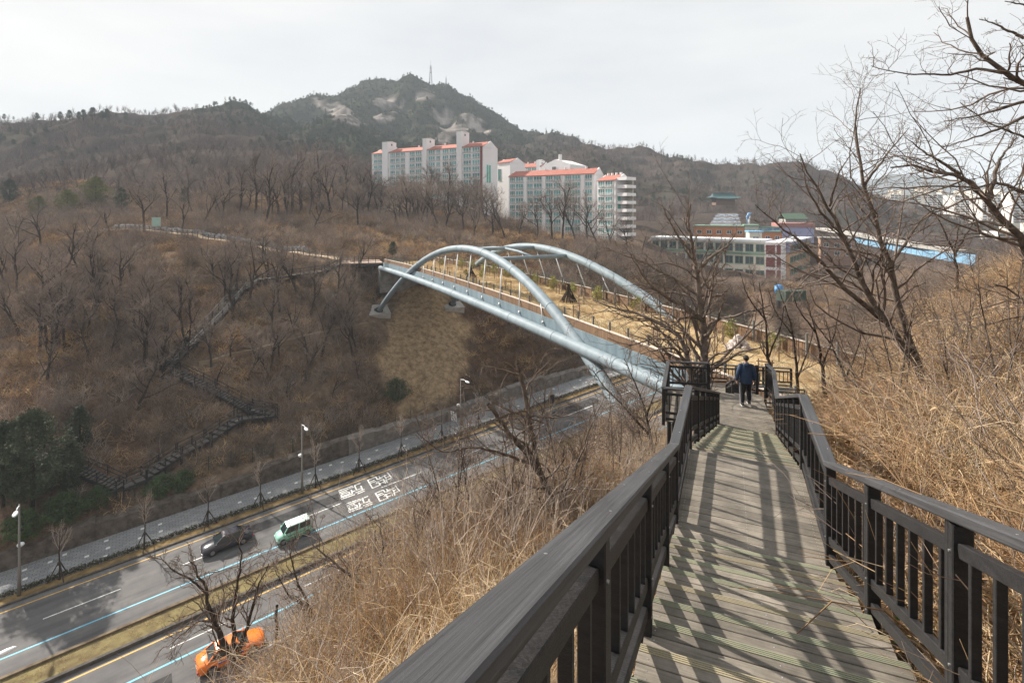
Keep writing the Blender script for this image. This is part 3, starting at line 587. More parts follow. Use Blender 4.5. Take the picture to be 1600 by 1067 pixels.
MB().tube([BP(t, 0, ZA - KAP * t * t) for t in (-7.5, -3.7, 0, 3.7, 7.5)], .17, 10).build('ridge_tube', M_STEEL, br, True)
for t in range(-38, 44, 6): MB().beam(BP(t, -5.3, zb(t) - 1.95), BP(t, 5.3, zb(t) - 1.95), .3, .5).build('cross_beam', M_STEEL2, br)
for t, dz in ((44.6, 0), (-41.5, 0)):
    mb = MB(); a = BP(t, -6.3, 0); b = BP(t, 6.3, 0); mb.beam(V((a.x, a.y, zb(t) - 4.2)), V((b.x, b.y, zb(t) - 4.2)), 2.0, 4.6); mb.build('abutment', M_CONCD, br)
# dark steel viewing deck at the far end, left
vp = thing('viewing_deck', 'dark steel viewing deck with railing at the far end of the bridge', 'viewing deck', P(560, 412, 101))
za = P(560, 411.5, 101).z
a, b, c, d = P(531, 411, 101), P(598, 409, 103), P(592, 405, 110), P(533, 405, 110)
mb = MB(); pl = [V((q.x, q.y, za)) for q in (a, b, c, d)]; mb.loft([[q - V((0, 0, .35)) for q in pl], pl]); mb.build('deck', mat('viewing_deck_boards', (0.33, 0.24, 0.19), .8, (0.4, 0.3, 0.24), 3), vp)
mb = MB()
for i in range(4): mb.beam(pl[i] - V((0, 0, .45)), pl[(i + 1) % 4] - V((0, 0, .45)), .2, .5)
mb.build('edge_beam', M_DARK, vp)
for i in (0, 3):
    p, q = pl[i], pl[(i + 1) % 4]; n_ = 6 if i == 0 else 5
    for k in range(n_ + 1): u = lerp(p, q, k / n_); MB().beam(u, u + V((0, 0, 1.15)), .09, .09).build('post', M_DARK, vp)
    for h_ in (.35, .75, 1.15): MB().beam(p + V((0, 0, h_)), q + V((0, 0, h_)), .06, .06).build('rail', M_DARK, vp)
for k in range(5):
    for row in (0, 1):
        u = lerp(pl[0], pl[1], k / 4) if row == 0 else lerp(pl[3], pl[2], k / 4); g = gz(u.x, u.y) - .3; MB().beam(V((u.x, u.y, min(g, za - 3.2))), u - V((0, 0, .4)), .16, .16).build('stilt', M_DARK, vp)
MB().beam(pl[0] + V((0, 0, -2.2)), pl[1] + V((0, 0, -2.2)), .1, .1).build('brace', M_DARK, vp)
# ------------------------------------------------------------------ vegetation
def unit(v): return v / np.maximum(np.linalg.norm(v, axis=-1, keepdims=True), 1e-9)
def kids(par, prad, nc, t0, lenf, ang, m, up, wob, rg, radf=.6, tip=.3, rmin=0.0, lens=None, t1=1.0):
    N, mp, _ = par.shape; seg = np.diff(par, axis=1); plen = np.linalg.norm(seg, axis=2).sum(1)
    t = t0 + (t1 - t0) * ((np.arange(nc)[None] + rg.rand(N, nc)) / nc); u = np.clip(t * (mp - 1), 0, mp - 1.001); i = u.astype(int); fr = (u - i)[..., None]; n_ = np.arange(N)[:, None]
    pos = par[n_, i] * (1 - fr) + par[n_, i + 1] * fr; d = unit(par[n_, i + 1] - par[n_, i]); rad = prad[n_, i] * (1 - fr[..., 0]) + prad[n_, i + 1] * fr[..., 0]
    pr = unit(np.cross(rg.normal(size=d.shape), d)); a = (np.radians(ang) * rg.uniform(.6, 1.35, t.shape))[..., None]
    d = d * np.cos(a) + pr * np.sin(a); d[..., 2] += up; d = unit(d)
    L_ = (plen[:, None] if lens is None else lens) * lenf * rg.uniform(.55, 1.2, t.shape) * (1.2 - .55 * t)
    path = [pos]; 
    for k in range(m - 1):
        d = unit(d + wob * rg.normal(size=d.shape) + np.array([0, 0, up * .35])); path.append(path[-1] + d * (L_ / (m - 1))[..., None])
    path = np.stack(path, 2).reshape(N * nc, m, 3); r0 = np.maximum(rad * radf, rmin).reshape(-1, 1)
    return path, np.maximum(r0 * np.linspace(1, tip, m)[None], rmin * .6)
def tubes(paths, rads, k=3):
    N, m, _ = paths.shape; d = np.gradient(paths, axis=1); d = unit(d); ref = np.where(np.abs(d[:, :1, 2:3]) < .9, np.array([[[.2, .1, 1.]]]), np.array([[[1., .1, 0.]]]))
    u = unit(np.cross(d, np.broadcast_to(ref, d.shape))); v = np.cross(d, u); an = 2 * np.pi * np.arange(k) / k
    vs = paths[:, :, None] + rads[:, :, None, None] * (u[:, :, None] * np.cos(an)[None, None, :, None] + v[:, :, None] * np.sin(an)[None, None, :, None])
    base = (np.arange(N) * m * k)[:, None, None]; i = np.arange(m - 1)[None, :, None] * k; j = np.arange(k)[None, None]; j2 = (j + 1) % k
    F = np.stack([base + i + j, base + i + j2, base + i + k + j2, base + i + k + j], -1).reshape(-1, 4)
    return vs.reshape(-1, 3), F
def arr_mesh(name, VF, m, smooth=True, org=None):
    vs = []; fs = []; b = 0
    for v, f in VF: vs.append(v); fs.append(f + b); b += len(v)
    v = np.concatenate(vs); f = np.concatenate(fs)
    if org is not None: v = v - np.array(org)
    me = bpy.data.meshes.new(name); me.vertices.add(len(v)); me.vertices.foreach_set('co', v.ravel()); nl = f.shape[1]
    me.loops.add(f.size); me.loops.foreach_set('vertex_index', f.ravel().astype(np.int32)); me.polygons.add(len(f)); me.polygons.foreach_set('loop_start', (np.arange(len(f)) * nl).astype(np.int32))
    me.update(); 
    if smooth: me.polygons.foreach_set('use_smooth', [True] * len(me.polygons))
    me.materials.append(m); return me
M_BARK = mat('bark', (0.040, 0.031, 0.026), .95, (0.085, 0.068, 0.056), 3, stretch=(4, 4, .8), rand=.25, bump=.6, bscale=14)
M_TWIG = mat('twigs', (0.235, 0.188, 0.16), .95, rand=.3)
M_TWIGF = mat('far_twigs', (0.15, 0.115, 0.102), .95, rand=.45)
M_BRUSH = mat('brown_brush', (0.28, 0.205, 0.148), .95, rand=.6)
M_BRUSHR = mat('russet_brush', (0.25, 0.165, 0.11), .95, rand=.35)
M_BRUSHG = mat('grey_brush', (0.38, 0.315, 0.265), .95, rand=.3)
M_STRAW = mat('dry_stems', (0.50, 0.35, 0.195), .9, rand=.35)
M_STRAWD = mat('dry_brown_stems', (0.32, 0.205, 0.115), .9, rand=.35)
M_STRAWP = mat('pale_dry_stems', (0.60, 0.47, 0.31), .9, rand=.25)
M_MEADOW = mat('golden_grass', (0.66, 0.51, 0.28), .9, rand=.25)
M_PINE = mat('pine_needles', (0.036, 0.050, 0.027), .85, (0.064, 0.082, 0.042), 1.5, rand=.25)
M_OLIVE = mat('olive_foliage', (0.10, 0.105, 0.035), .85, (0.16, 0.15, 0.05), 1.5, rand=.2)
M_LEAF = mat('green_shrub_leaves', (0.045, 0.075, 0.025), .7, (0.08, 0.12, 0.04), 3, rand=.2)

def skeleton(seed, H, form=0, fine=True):
    rg = np.random.RandomState(seed); m = 9
    p = np.zeros((1, m, 3)); d = np.array([rg.normal() * .12, rg.normal() * .12, 1.0]); tl = H * (.55 if form != 1 else .78)
    for i in range(1, m): d = unit(d + rg.normal(size=3) * np.array([.13, .13, .03])); p[0, i] = p[0, i - 1] + d * tl / (m - 1)
    r0 = H * .0115 + .02; pr = (r0 * np.linspace(1.25, .45, m))[None]
    nl = {0: 8, 1: 12, 2: 6}[form]; a1 = {0: 42, 1: 34, 2: 55}[form]
    l1, r1 = kids(p, pr, nl, .32 if form != 2 else .22, .78 if form != 1 else .42, a1, 7, .16, .16, rg, .62, .35)
    l2, r2 = kids(l1, r1, 6, .25, .55, 38, 5, .10, .2, rg, .6, .35, .022)
    l3, r3 = kids(l2, r2, 6 if fine else 4, .2, .55, 36, 4, .08, .24, rg, .6, .4, .012)
    out = dict(trunk=[(p, pr, 7), (l1, r1, 5)], crown=[(l2, r2, 4), (l3, r3, 3)])
    if fine: l4, r4 = kids(l3, r3, 4, .2, .6, 34, 3, .05, .2, rg, .7, .6, .0075); out['crown'].append((l4, r4, 3))
    return out
TREES = []
for i, (H, fm) in enumerate([(9, 0), (10, 0), (11, 2), (12, 1), (9.5, 2), (13, 1), (10, 0), (7.5, 2)]):
    s = skeleton(100 + i, H, fm); TREES.append((H, arr_mesh('trunk', [tubes(*q) for q in s['trunk']], M_BARK), arr_mesh('crown', [tubes(*q) for q in s['crown']], M_TWIG)))
def tree(base, H, var, label, group=None, name='bare_tree', rz=None, cat='tree', lean=0):
    h0, tm, cm = TREES[var % len(TREES)]; t = thing(name, label, cat, (base[0], base[1], base[2] - .25), group); k = H / h0; t.scale = (k, k, k); t.rotation_euler = (R(rnd.uniform(-4, 4)), R(lean + rnd.uniform(-4, 4)), rnd.uniform(0, 6.28) if rz is None else rz)
    link('trunk', tm, t); link('crown', cm, t); return t
# loose collections of small plants, instanced as ground cover and woodland
def src(name, objs):
    c = bpy.data.collections.new(name)
    for i, me in enumerate(objs): o = bpy.data.objects.new('%s_%02d' % (name, i), me); c.objects.link(o)
    return c
def scatter(name, label, cat, pts, coll, nvar, smin, smax, tilt=.15, rg=nrs, idx=None, scl=None):
    n = len(pts); me = bpy.data.meshes.new(name); me.vertices.add(n); me.vertices.foreach_set('co', np.asarray(pts, float).ravel())
    rot = np.stack([rg.normal(size=n) * tilt, rg.normal(size=n) * tilt, rg.uniform(0, 6.283, n)], 1)
    me.attributes.new('rot', 'FLOAT_VECTOR', 'POINT').data.foreach_set('vector', rot.ravel())
    me.attributes.new('scl', 'FLOAT', 'POINT').data.foreach_set('value', rg.uniform(smin, smax, n) if scl is None else scl)
    me.attributes.new('idx', 'INT', 'POINT').data.foreach_set('value', (rg.randint(0, nvar, n) if idx is None else np.asarray(idx)).astype(np.int32))
    o = link(name, me); setp(o, label, cat, kind='stuff')
    g = bpy.data.node_groups.new(name, 'GeometryNodeTree'); g.interface.new_socket('Geometry', in_out='INPUT', socket_type='NodeSocketGeometry'); g.interface.new_socket('Geometry', in_out='OUTPUT', socket_type='NodeSocketGeometry')
    N = g.nodes; L = g.links; gi = N.new('NodeGroupInput'); go = N.new('NodeGroupOutput'); ip = N.new('GeometryNodeInstanceOnPoints'); ci = N.new('GeometryNodeCollectionInfo')
    ci.inputs['Collection'].default_value = coll; ci.inputs['Separate Children'].default_value = True; ci.inputs['Reset Children'].default_value = True
    ip.inputs['Pick Instance'].default_value = True
    def na(nm, ty): q = N.new('GeometryNodeInputNamedAttribute'); q.data_type = ty; q.inputs['Name'].default_value = nm; return q.outputs[0]
    L.new(gi.outputs[0], ip.inputs['Points']); L.new(ci.outputs[0], ip.inputs['Instance']); L.new(na('idx', 'INT'), ip.inputs['Instance Index']); L.new(na('rot', 'FLOAT_VECTOR'), ip.inputs['Rotation']); L.new(na('scl', 'FLOAT'), ip.inputs['Scale']); L.new(ip.outputs[0], go.inputs[0])
    md = o.modifiers.new('scatter', 'NODES'); md.node_group = g; return o
def stems(seed, n, h, spread, m, up, wob, r, lean=.5, sub=0, k=3, droop=0.0):
    rg = np.random.RandomState(seed); p = np.zeros((n, m, 3)); p[:, 0, :2] = rg.normal(size=(n, 2)) * spread; p[:, 0, 2] = -.08
    d = np.stack([rg.normal(size=n) * lean, rg.normal(size=n) * lean, np.ones(n)], 1); d = unit(d); L_ = h * rg.uniform(.45, 1.15, n)
    for i in range(1, m): p[:, i] = p[:, i - 1] + d * (L_ / (m - 1))[:, None]; d = unit(d + wob * rg.normal(size=d.shape) + np.array([0, 0, up - droop * i]))
    rr = r * rg.uniform(.6, 1.4, (n, 1)) * np.linspace(1, .45, m)[None]; o = [(p, rr, k)]
    if sub: q, qr = kids(p, rr, sub, .3, .5, 40, 3, .02, .25, rg, .75, .5, r * .4); o.append((q, qr, 3))
    return o
def smesh(name, m, *a, **kw): return arr_mesh(name, [tubes(*q) for q in stems(*a, **kw)], m)
C_STRAW = src('dry_clump', [smesh('c', M_STRAW, 1, 55, 1.0, .22, 5, -.1, .16, .0055, .45), smesh('c', M_STRAWD, 2, 50, 1.15, .26, 5, -.05, .2, .006, .55, 1), smesh('c', M_STRAWP, 3, 40, 1.1, .25, 5, .0, .16, .005, .4), smesh('c', M_STRAW, 4, 36, 1.5, .3, 6, .0, .15, .006, .7, 1, droop=.09), smesh('c', M_STRAWD, 5, 34, 1.7, .3, 6, .0, .18, .0065, .8, 1, droop=.1), smesh('c', M_STRAWP, 6, 26, 1.8, .35, 6, .0, .17, .006, .9, 1, droop=.12),
                            smesh('c', M_BRUSHG, 7, 22, 1.6, .25, 5, .04, .18, .007, .5, 3), smesh('c', M_BRUSH, 8, 20, 1.8, .2, 5, .04, .16, .009, .45, 4), smesh('c', M_STRAWP, 9, 9, 2.6, .3, 8, .0, .12, .011, .9, 3, droop=.075), smesh('c', M_TWIG, 10, 8, 2.4, .25, 6, .02, .16, .013, .6, 5)])
C_BRUSH = src('brush_clump', [smesh('b', M_BRUSH, 11, 22, 1.5, .3, 4, .05, .2, .02, .55, 4), smesh('b', M_BRUSHR, 12, 26, 1.1, .35, 4, -.05, .25, .02, .8, 3), smesh('b', M_BRUSHG, 13, 18, 1.4, .3, 4, .05, .2, .02, .6, 4), smesh('b', M_STRAW, 14, 26, 1.0, .4, 4, -.1, .3, .018, .9, 3), smesh('b', M_STRAWD, 15, 36, .8, .4, 4, -.1, .2, .018, .7), smesh('b', M_TWIG, 16, 16, 2.6, .3, 5, .06, .15, .015, .4, 5)])
C_MEADOW = src('meadow_tuft', [smesh('g', M_MEADOW, 21, 40, .38, .16, 4, -.15, .2, .006, .6), smesh('g', M_STRAWP, 22, 34, .42, .16, 4, -.1, .2, .006, .7), smesh('g', M_STRAW, 23, 30, .5, .15, 4, -.05, .2, .006, .6)])
def low(seed, H, fm): s = skeleton(seed, H, fm, False); return s
def leafy(seed, H, Rw, n, m, q=.34, base=.25, leaf=16, k=.55):
    # evergreen crown: tufts of narrow leaf faces on a shell-and-core cloud
    rg = np.random.RandomState(seed); th = rg.uniform(0, 6.283, n); u = rg.uniform(0, 1, n); hz = base + (1 - base) * u
    prof = np.sin(np.pi * np.clip(.12 + .86 * u, 0, 1)) ** .8 * (.75 + .35 * np.sin(th * 3 + seed) * np.sin(u * 9 + seed)); rr = Rw * prof * np.sqrt(rg.uniform(.12, 1, n)); c = np.stack([np.cos(th) * rr, np.sin(th) * rr, hz * H], 1)
    cc = np.repeat(c, leaf, 0); N = len(cc); o = rg.normal(size=(N, 3)) * q * k; d = unit(rg.normal(size=(N, 3)) + np.array([0, 0, .35])); s = unit(np.cross(d, rg.normal(size=(N, 3)))); L_ = q * rg.uniform(.5, 1.1, (N, 1)); wd = L_ * .17
    a = cc + o - s * wd; b = cc + o + s * wd; t = cc + o + d * L_; v = np.stack([a, b, t], 1).reshape(-1, 3); f = np.arange(N * 3).reshape(-1, 3)
    return arr_mesh('crown', [(v, f)], m, False)
def trunk_mesh(H, r, m=None): return arr_mesh('trunk', [tubes(np.array([[[0, 0, -.3], [.05, .02, H * .35], [0, .06, H * .7], [.02, 0, H * .97]]]), np.array([[r, r * .8, r * .5, r * .15]]), 7)], m or M_BARK)
C_WOOD = src('wood_tree', [arr_mesh('w', [tubes(*q) for kk in ('trunk', 'crown') for q in (lambda s: s[kk])(low(200 + i, H, fm))], M_TWIGF) for i, (H, fm) in enumerate([(9, 0), (11, 1), (10, 2), (12, 1)])] + [leafy(60, 8, 2.6, 90, M_PINE, .9, .3, 9), leafy(61, 7, 3.0, 80, M_PINE, .95, .35, 9), leafy(62, 4, 2.2, 60, M_PINE, .8, .1, 8)])

# --- woodland that reads as one mass on the slopes behind (stuff)
def field(n, y0, y1, k0, k1, rg, pw=1.0):
    Y = np.sqrt(rg.uniform(y0 ** 2, y1 ** 2, n)); k = rg.uniform(k0, k1, n); return k * Y, Y
rg = np.random.RandomState(5)
X, Y = field(44000, 190, 860, -1.35, 1.25, rg); Z = ground(X, Y); px, py, rock, green, sand, near, nn, n2_ = zones(X, Y, Z)
pq = py
keep = (rock < .45) & ~((px > 575) & (px < 1010) & (Y < 275)) & ~((px > 1000) & (px < 1420) & (Y < 285)) & ~((px > 1395) & (Y < 720) & (Y > 480)) & ~((px > 1085) & (px < 1170) & (Y < 340))
keep &= rg.rand(len(X)) < np.clip(1.05 - Y / 2600, .6, 1) * np.where(px > 1280, .6, 1)
X, Y, Z, green = X[keep], Y[keep], Z[keep], green[keep]
pine = rg.rand(len(X)) < np.clip(green * 1.3 + .02, 0, .92)
idx = np.where(pine, rg.randint(4, 7, len(X)), rg.randint(0, 4, len(X)))
sc = np.where(pine, rg.uniform(.35, .75, len(X)), rg.uniform(.45, .95, len(X))) * np.clip(1.1 - Y / 2200, .6, 1)
scatter('woodland', 'leafless grey-brown woodland with dark pines covering the far hills', 'woodland', np.stack([X, Y, Z - .3], 1), C_WOOD, 7, 1, 1, .05, rg, idx, sc)
# --- brush over the far bank
X, Y = field(42000, 58, 215, -1.5, .9, rg); b = X * RB.x + Y * RB.y; Z = ground(X, Y); px, py, rock, green, sand, near, nn, n2_ = zones(X, Y, Z)
bt = (X - bC.x) * bD.x + (Y - bC.y) * bD.y; bn = (X - bC.x) * bN.x + (Y - bC.y) * bN.y
keep = (b > 74.2) & (rg.rand(len(X)) > sand * 1.02) & (rg.rand(len(X)) < np.clip(1.25 - Y / 260, .35, 1)) & ~((np.abs(bn) < 6.5) & (bt < 50)) & ~((px > 590) & (px < 1000) & (Y > 195)) & ~((px > 1000) & (Y > 150))
def near_line(X, Y, pl, dist):
    k = np.zeros(len(X), bool)
    for p, q in zip(pl[:-1], pl[1:]):
        dx, dy = q[0] - p[0], q[1] - p[1]; L2 = dx * dx + dy * dy + 1e-9; t = np.clip(((X - p[0]) * dx + (Y - p[1]) * dy) / L2, 0, 1); k |= np.hypot(X - p[0] - t * dx, Y - p[1] - t * dy) < dist
    return k
PATH = [hit(x, y, 60) for x, y in [(120, 362), (205, 359), (235, 361), (270, 366), (330, 374), (400, 387), (470, 398), (528, 407)]]
PATH2 = [hit(x, y, 60) for x, y in [(575, 507), (520, 518), (440, 537), (370, 553), (310, 568)]]
FST = [hit(x, y, 60) for x, y in [(530, 416), (505, 428), (405, 441), (376, 458), (340, 500), (300, 540), (258, 582)]]
FST2 = [hit(x, y, 60) for x, y in [(275, 586), (330, 612), (392, 645), (432, 652), (372, 660), (325, 692), (280, 715), (225, 752), (190, 768), (130, 805), (60, 835), (-20, 872)]]
for pl, dd in ((PATH, 2.2), (PATH2, .8), (FST, 1.2), (FST2, 1.2)): keep &= ~near_line(X, Y, pl, dd)
for t_ in (-40.2, 40.2):
    for s_ in (-1, 1): fp = BP(t_, s_ * (4.5 + .198 * KAP * t_ * t_), 0); keep &= np.hypot(X - fp.x, Y - fp.y + 2.5) > 4.6
X, Y, Z = X[keep], Y[keep], Z[keep]
rd = fbm(X / 14, Y / 14, 77); idx = np.where(rd > .12, rg.choice([1, 3, 4], len(X)), rg.choice([0, 0, 2, 3, 4, 5], len(X)))
scatter('hillside_brush', 'tangled brown brush covering the bank across the road', 'brush', np.stack([X, Y, Z], 1), C_BRUSH, 6, .8, 1.9, .2, rg, idx)
X, Y = field(5000, 45, 150, .12, 1.3, rg); b = X * RB.x + Y * RB.y; bt = (X - bC.x) * bD.x + (Y - bC.y) * bD.y; bn = (X - bC.x) * bN.x + (Y - bC.y) * bN.y
keep = (bn > 6.8) & ((b < 36) | (b > 74.2) | (X * RA.x + Y * RA.y > 132)); X, Y = X[keep], Y[keep]
scatter('valley_brush', 'brown brush in the valley right of the bridge', 'brush', np.stack([X, Y, ground(X, Y)], 1), C_BRUSH, 6, .9, 1.9, .2, rg)
# --- dry stems on the near slope, both sides of the stairs
STC = [(c.x, c.y) for c in (TOP - d1 * 2.5, TOP, N7, M1b, F2, V((7.6, 18.4, 0)), F3b, V((11, 25.6, 0)))]
def near_pts(n, x0, x1, y0, y1, clear, rg):
    X = rg.uniform(x0, x1, n); Y = rg.uniform(y0, y1, n); b = X * RB.x + Y * RB.y; bt = (X - bC.x) * bD.x + (Y - bC.y) * bD.y; bn = (X - bC.x) * bN.x + (Y - bC.y) * bN.y
    k = ~near_line(X, Y, STC, clear) & (b < 36.5) & ~((np.abs(bn) < 6.6) & (bt > -43)) & ~((X > 4.4) & (X < 9.3) & (Y > 15.3) & (Y < 19.2)); return X[k], Y[k]
def side(X, Y):
    s = np.zeros(len(X)); best = np.full(len(X), 1e9)
    for p, q in zip(STC[:-1], STC[1:]):
        dx, dy = q[0] - p[0], q[1] - p[1]; t = np.clip(((X - p[0]) * dx + (Y - p[1]) * dy) / (dx * dx + dy * dy), 0, 1); d_ = np.hypot(X - p[0] - t * dx, Y - p[1] - t * dy); c_ = dx * (Y - p[1]) - dy * (X - p[0]); m_ = d_ < best; best[m_] = d_[m_]; s[m_] = c_[m_]
    return s, best
X, Y = near_pts(9500, 1, 34, -1, 36, 1.25, rg); s, ds = side(X, Y); keep = (s < 0) & (rg.rand(len(X)) < np.clip(1.3 - np.hypot(X, Y) / 45, .35, 1)); X, Y, ds = X[keep], Y[keep], ds[keep]
idx = rg.choice([0, 1, 2, 3, 3, 4, 4, 5, 6, 7, 8, 9], len(X), p=[.11, .11, .1, .1, .1, .12, .12, .09, .05, .04, .04, .02]); scl = rg.uniform(.55, 1.15, len(X)) * np.clip(ds / 2.4, .45, 1)
pt = fbm(X / 2.6, Y / 2.6, 88); idx = np.where((pt > .22) & (idx < 6), rg.choice([2, 5], len(X)), np.where((pt < -.22) & (idx < 6), rg.choice([1, 4], len(X)), idx)); scl = scl * (1 + .5 * fbm(X / 1.8, Y / 1.8, 99))
scatter('dry_thicket', 'thick straw-coloured thicket of arching dry stems right of the stairs', 'brush', np.stack([X, Y, ground(X, Y)], 1), C_STRAW, 8, 1, 1, .22, rg, idx, scl)
X, Y = near_pts(11000, -12, 14, 1, 36, 1.5, rg); s, ds = side(X, Y); keep = (s > 0) & (X > -6.0 - rg.rand(len(X)) * 1.8) & ~((Y < 7) & (X < -2.5)) & (rg.rand(len(X)) < np.clip(1.4 - np.hypot(X, Y) / 40, .4, 1)); X, Y, ds = X[keep], Y[keep], ds[keep]
idx = rg.choice([0, 0, 0, 1, 2, 2, 2, 3, 5, 6, 4], len(X)); scl = rg.uniform(.55, 1.2, len(X)) * np.clip(ds / 2.2, .4, 1)
pt = fbm(X / 2.6, Y / 2.6, 89); idx = np.where((pt > .22) & (idx < 6), rg.choice([2, 5], len(X)), np.where((pt < -.22) & (idx < 6), rg.choice([1, 4], len(X)), idx)); scl = scl * (1 + .5 * fbm(X / 1.8, Y / 1.8, 98))
scatter('dry_grass', 'tall straw-coloured grass and twigs on the slope left of the stairs', 'grass', np.stack([X, Y, ground(X, Y)], 1), C_STRAW, 8, 1, 1, .2, rg, idx, np.where((idx >= 6) & (np.hypot(X, Y) > 11), scl * 1.5, scl))
# --- grass on the bridge deck
t = rg.uniform(-41, 44, 4600); n_ = rg.uniform(-4.6, 4.6, 4600); q = np.stack([bC.x + bD.x * t + bN.x * n_, bC.y + bD.y * t + bN.y * n_, -8.4 - .00037 * (t + 10) ** 2 - 1.0 + .25 * (1 - (n_ / 4.9) ** 2)], 1)
scatter('meadow_grass', 'golden dry grass growing along the bridge deck', 'grass', q, C_MEADOW, 3, .6, 1.25, .15, rg)
a_ = rg.uniform(-60, 120, 900); b_ = rg.uniform(53.2, 55.0, 900); scatter('median_tufts', 'low dry tufts planted along the road median', 'plants', np.array([tuple(road_pt(u, v_, .22)) for u, v_ in zip(a_, b_)]), C_MEADOW, 3, .5, .9, .1, rg)

XB = random.Random(21)
ORD = 'first second third fourth fifth sixth seventh eighth ninth tenth eleventh twelfth thirteenth fourteenth fifteenth sixteenth seventeenth eighteenth nineteenth twentieth'.split()
def ordw(i):
    if i < 20: return ORD[i]
    t_ = ('twenty', 'thirty', 'forty', 'fifty', 'sixty', 'seventy', 'eighty', 'ninety')[(i + 1) // 10 - 2]; u_ = (i + 1) % 10
    return t_ + '-' + ORD[u_ - 1] if u_ else t_[:-1] + 'ieth'
def grove(lst, ymin, k, label, group):
    for i, (px_, py_, H, vr) in enumerate(sorted(lst)): tree(hit(px_, py_, ymin), H * k, vr, label % ordw(i), group)
# --- trees one can pick out on the bank across the road
G_ = 'bare trees on the bank across the road'
grove([(65, 478, 9.5, 0), (92, 540, 7, 4), (238, 525, 9, 1), (150, 470, 7.5, 7), (270, 560, 6.5, 2), (365, 500, 11, 6), (352, 470, 10, 0), (382, 478, 12, 1), (430, 452, 7, 7), (460, 520, 6, 4), (300, 470, 6.5, 2), (205, 440, 8, 4), (30, 520, 8, 6), (10, 450, 8.5, 1), (120, 425, 7.5, 2), (250, 600, 7, 4), (215, 640, 7.5, 2), (505, 500, 5.5, 7), (545, 470, 5.5, 4), (480, 560, 5, 7), (560, 590, 4.5, 4), (520, 620, 4.5, 7), (420, 590, 5.5, 2), (170, 560, 6.5, 7), (60, 600, 6, 2), (340, 600, 5, 7), (400, 560, 5, 4), (450, 620, 4.5, 7)] + [(XB.uniform(10, 560), XB.uniform(420, 600), XB.uniform(6, 9.5), XB.choice([1, 3, 5, 0, 6, 3, 5])) for _ in range(48)], 58, 1.45, 'bare tree on the brushy bank below the footpath, %s from the left', G_)
XT = random.Random(12)
grove([(225, 362, 11, 0), (170, 372, 8, 2), (285, 360, 8, 4), (318, 352, 9.5, 6), (345, 345, 11, 1), (375, 340, 12, 3), (400, 345, 14, 3), (415, 352, 13, 5), (435, 340, 14, 1), (455, 335, 14, 5), (490, 362, 9, 2), (470, 330, 15, 3), (505, 330, 14, 5), (520, 335, 15, 1), (545, 330, 14, 3), (560, 352, 11, 0), (575, 330, 13, 5), (600, 345, 12, 6), (625, 350, 12, 0), (640, 335, 13, 1), (660, 352, 12, 2), (685, 355, 12, 6), (700, 340, 14, 3), (725, 362, 12, 0), (745, 350, 13, 1), (130, 400, 8, 7), (60, 390, 9, 1), (20, 380, 8, 4), (262, 345, 10, 3), (300, 335, 10, 5), (240, 335, 9, 1)] + [(XT.uniform(330, 580), XT.uniform(316, 340), XT.uniform(8, 11), XT.choice([1, 3, 5, 0])) for _ in range(26)], 95, 1.65, 'bare dark tree on the hill above the footpath, %s from the left', 'bare trees above the footpath')
grove([(XT.uniform(560, 765), XT.uniform(318, 356), XT.uniform(9, 12), XT.randint(0, 7)) for _ in range(46)], 95, 1.65, 'bare tree screening the long flats with stair towers, %s from the left', 'bare trees below the long flats')
grove([(770, 368, 12, 0), (790, 372, 14, 6), (812, 368, 13, 2), (838, 372, 14, 1), (862, 374, 16, 0), (878, 376, 17, 3), (900, 378, 16, 6), (918, 380, 17, 0), (935, 384, 15, 2), (955, 386, 13, 4), (980, 392, 11, 1), (760, 350, 13, 5), (1005, 398, 9, 7), (1030, 402, 9, 4), (740, 372, 10, 4)], 115, 1.3, 'tall bare tree in front of the red-roofed flats, %s from the left', 'bare trees in front of the flats')
grove([(1010, 440, 8, 2), (1050, 455, 9, 4), (1150, 470, 8, 2), (1180, 455, 9, 7), (1130, 440, 8, 4), (1080, 440, 9, 0), (1210, 440, 8, 2), (960, 420, 8, 7), (930, 412, 8, 4), (1290, 460, 9, 2), (1340, 440, 8, 4), (1230, 500, 6, 2), (1265, 490, 6, 7), (1290, 510, 6, 4), (1175, 440, 8, 0), (1110, 425, 9, 2), (1060, 425, 9, 4)], 60, 1.0, 'bare tree in the valley between bridge and school, %s from the left', 'bare trees in the valley')
# evergreens
EV = [(12.0, 4.6, 520, M_PINE, .42, .18), (9.0, 2.6, 300, M_PINE, .4, .12), (2.6, 2.2, 200, M_LEAF, .26, .05), (5.5, 3.2, 260, M_OLIVE, .38, .1), (6, 2.0, 200, M_PINE, .36, .25)]
EVM = [(H, trunk_mesh(H, .12 + H * .012), leafy(300 + i, H, Rw, n, m_, q, bs, 22, .6)) for i, (H, Rw, n, m_, q, bs) in enumerate(EV)]
def evergreen(base, H, var, label, group=None, name='evergreen_tree'):
    h0, tm, cm = EVM[var]; t_ = thing(name, label, 'shrub' if name.endswith('shrub') else 'tree', (base[0], base[1], base[2] - .2), group, rnd.uniform(0, 6.28)); k = H / h0; t_.scale = (k, k, k); link('trunk', tm, t_); link('crown', cm, t_)
evergreen(hit(50, 800, 50), 11, 0, 'large dark green pine at the left edge above the road', name='pine_tree'); evergreen(hit(125, 705, 58), 5.5, 1, 'small pointed pine right of the large dark pine', name='pine_tree'); evergreen(hit(5, 790, 50), 9, 0, 'dark pine cut by the left picture edge', name='pine_tree'); evergreen(hit(110, 770, 52), 6, 1, 'dark pine in front of the small pointed pine', name='pine_tree')
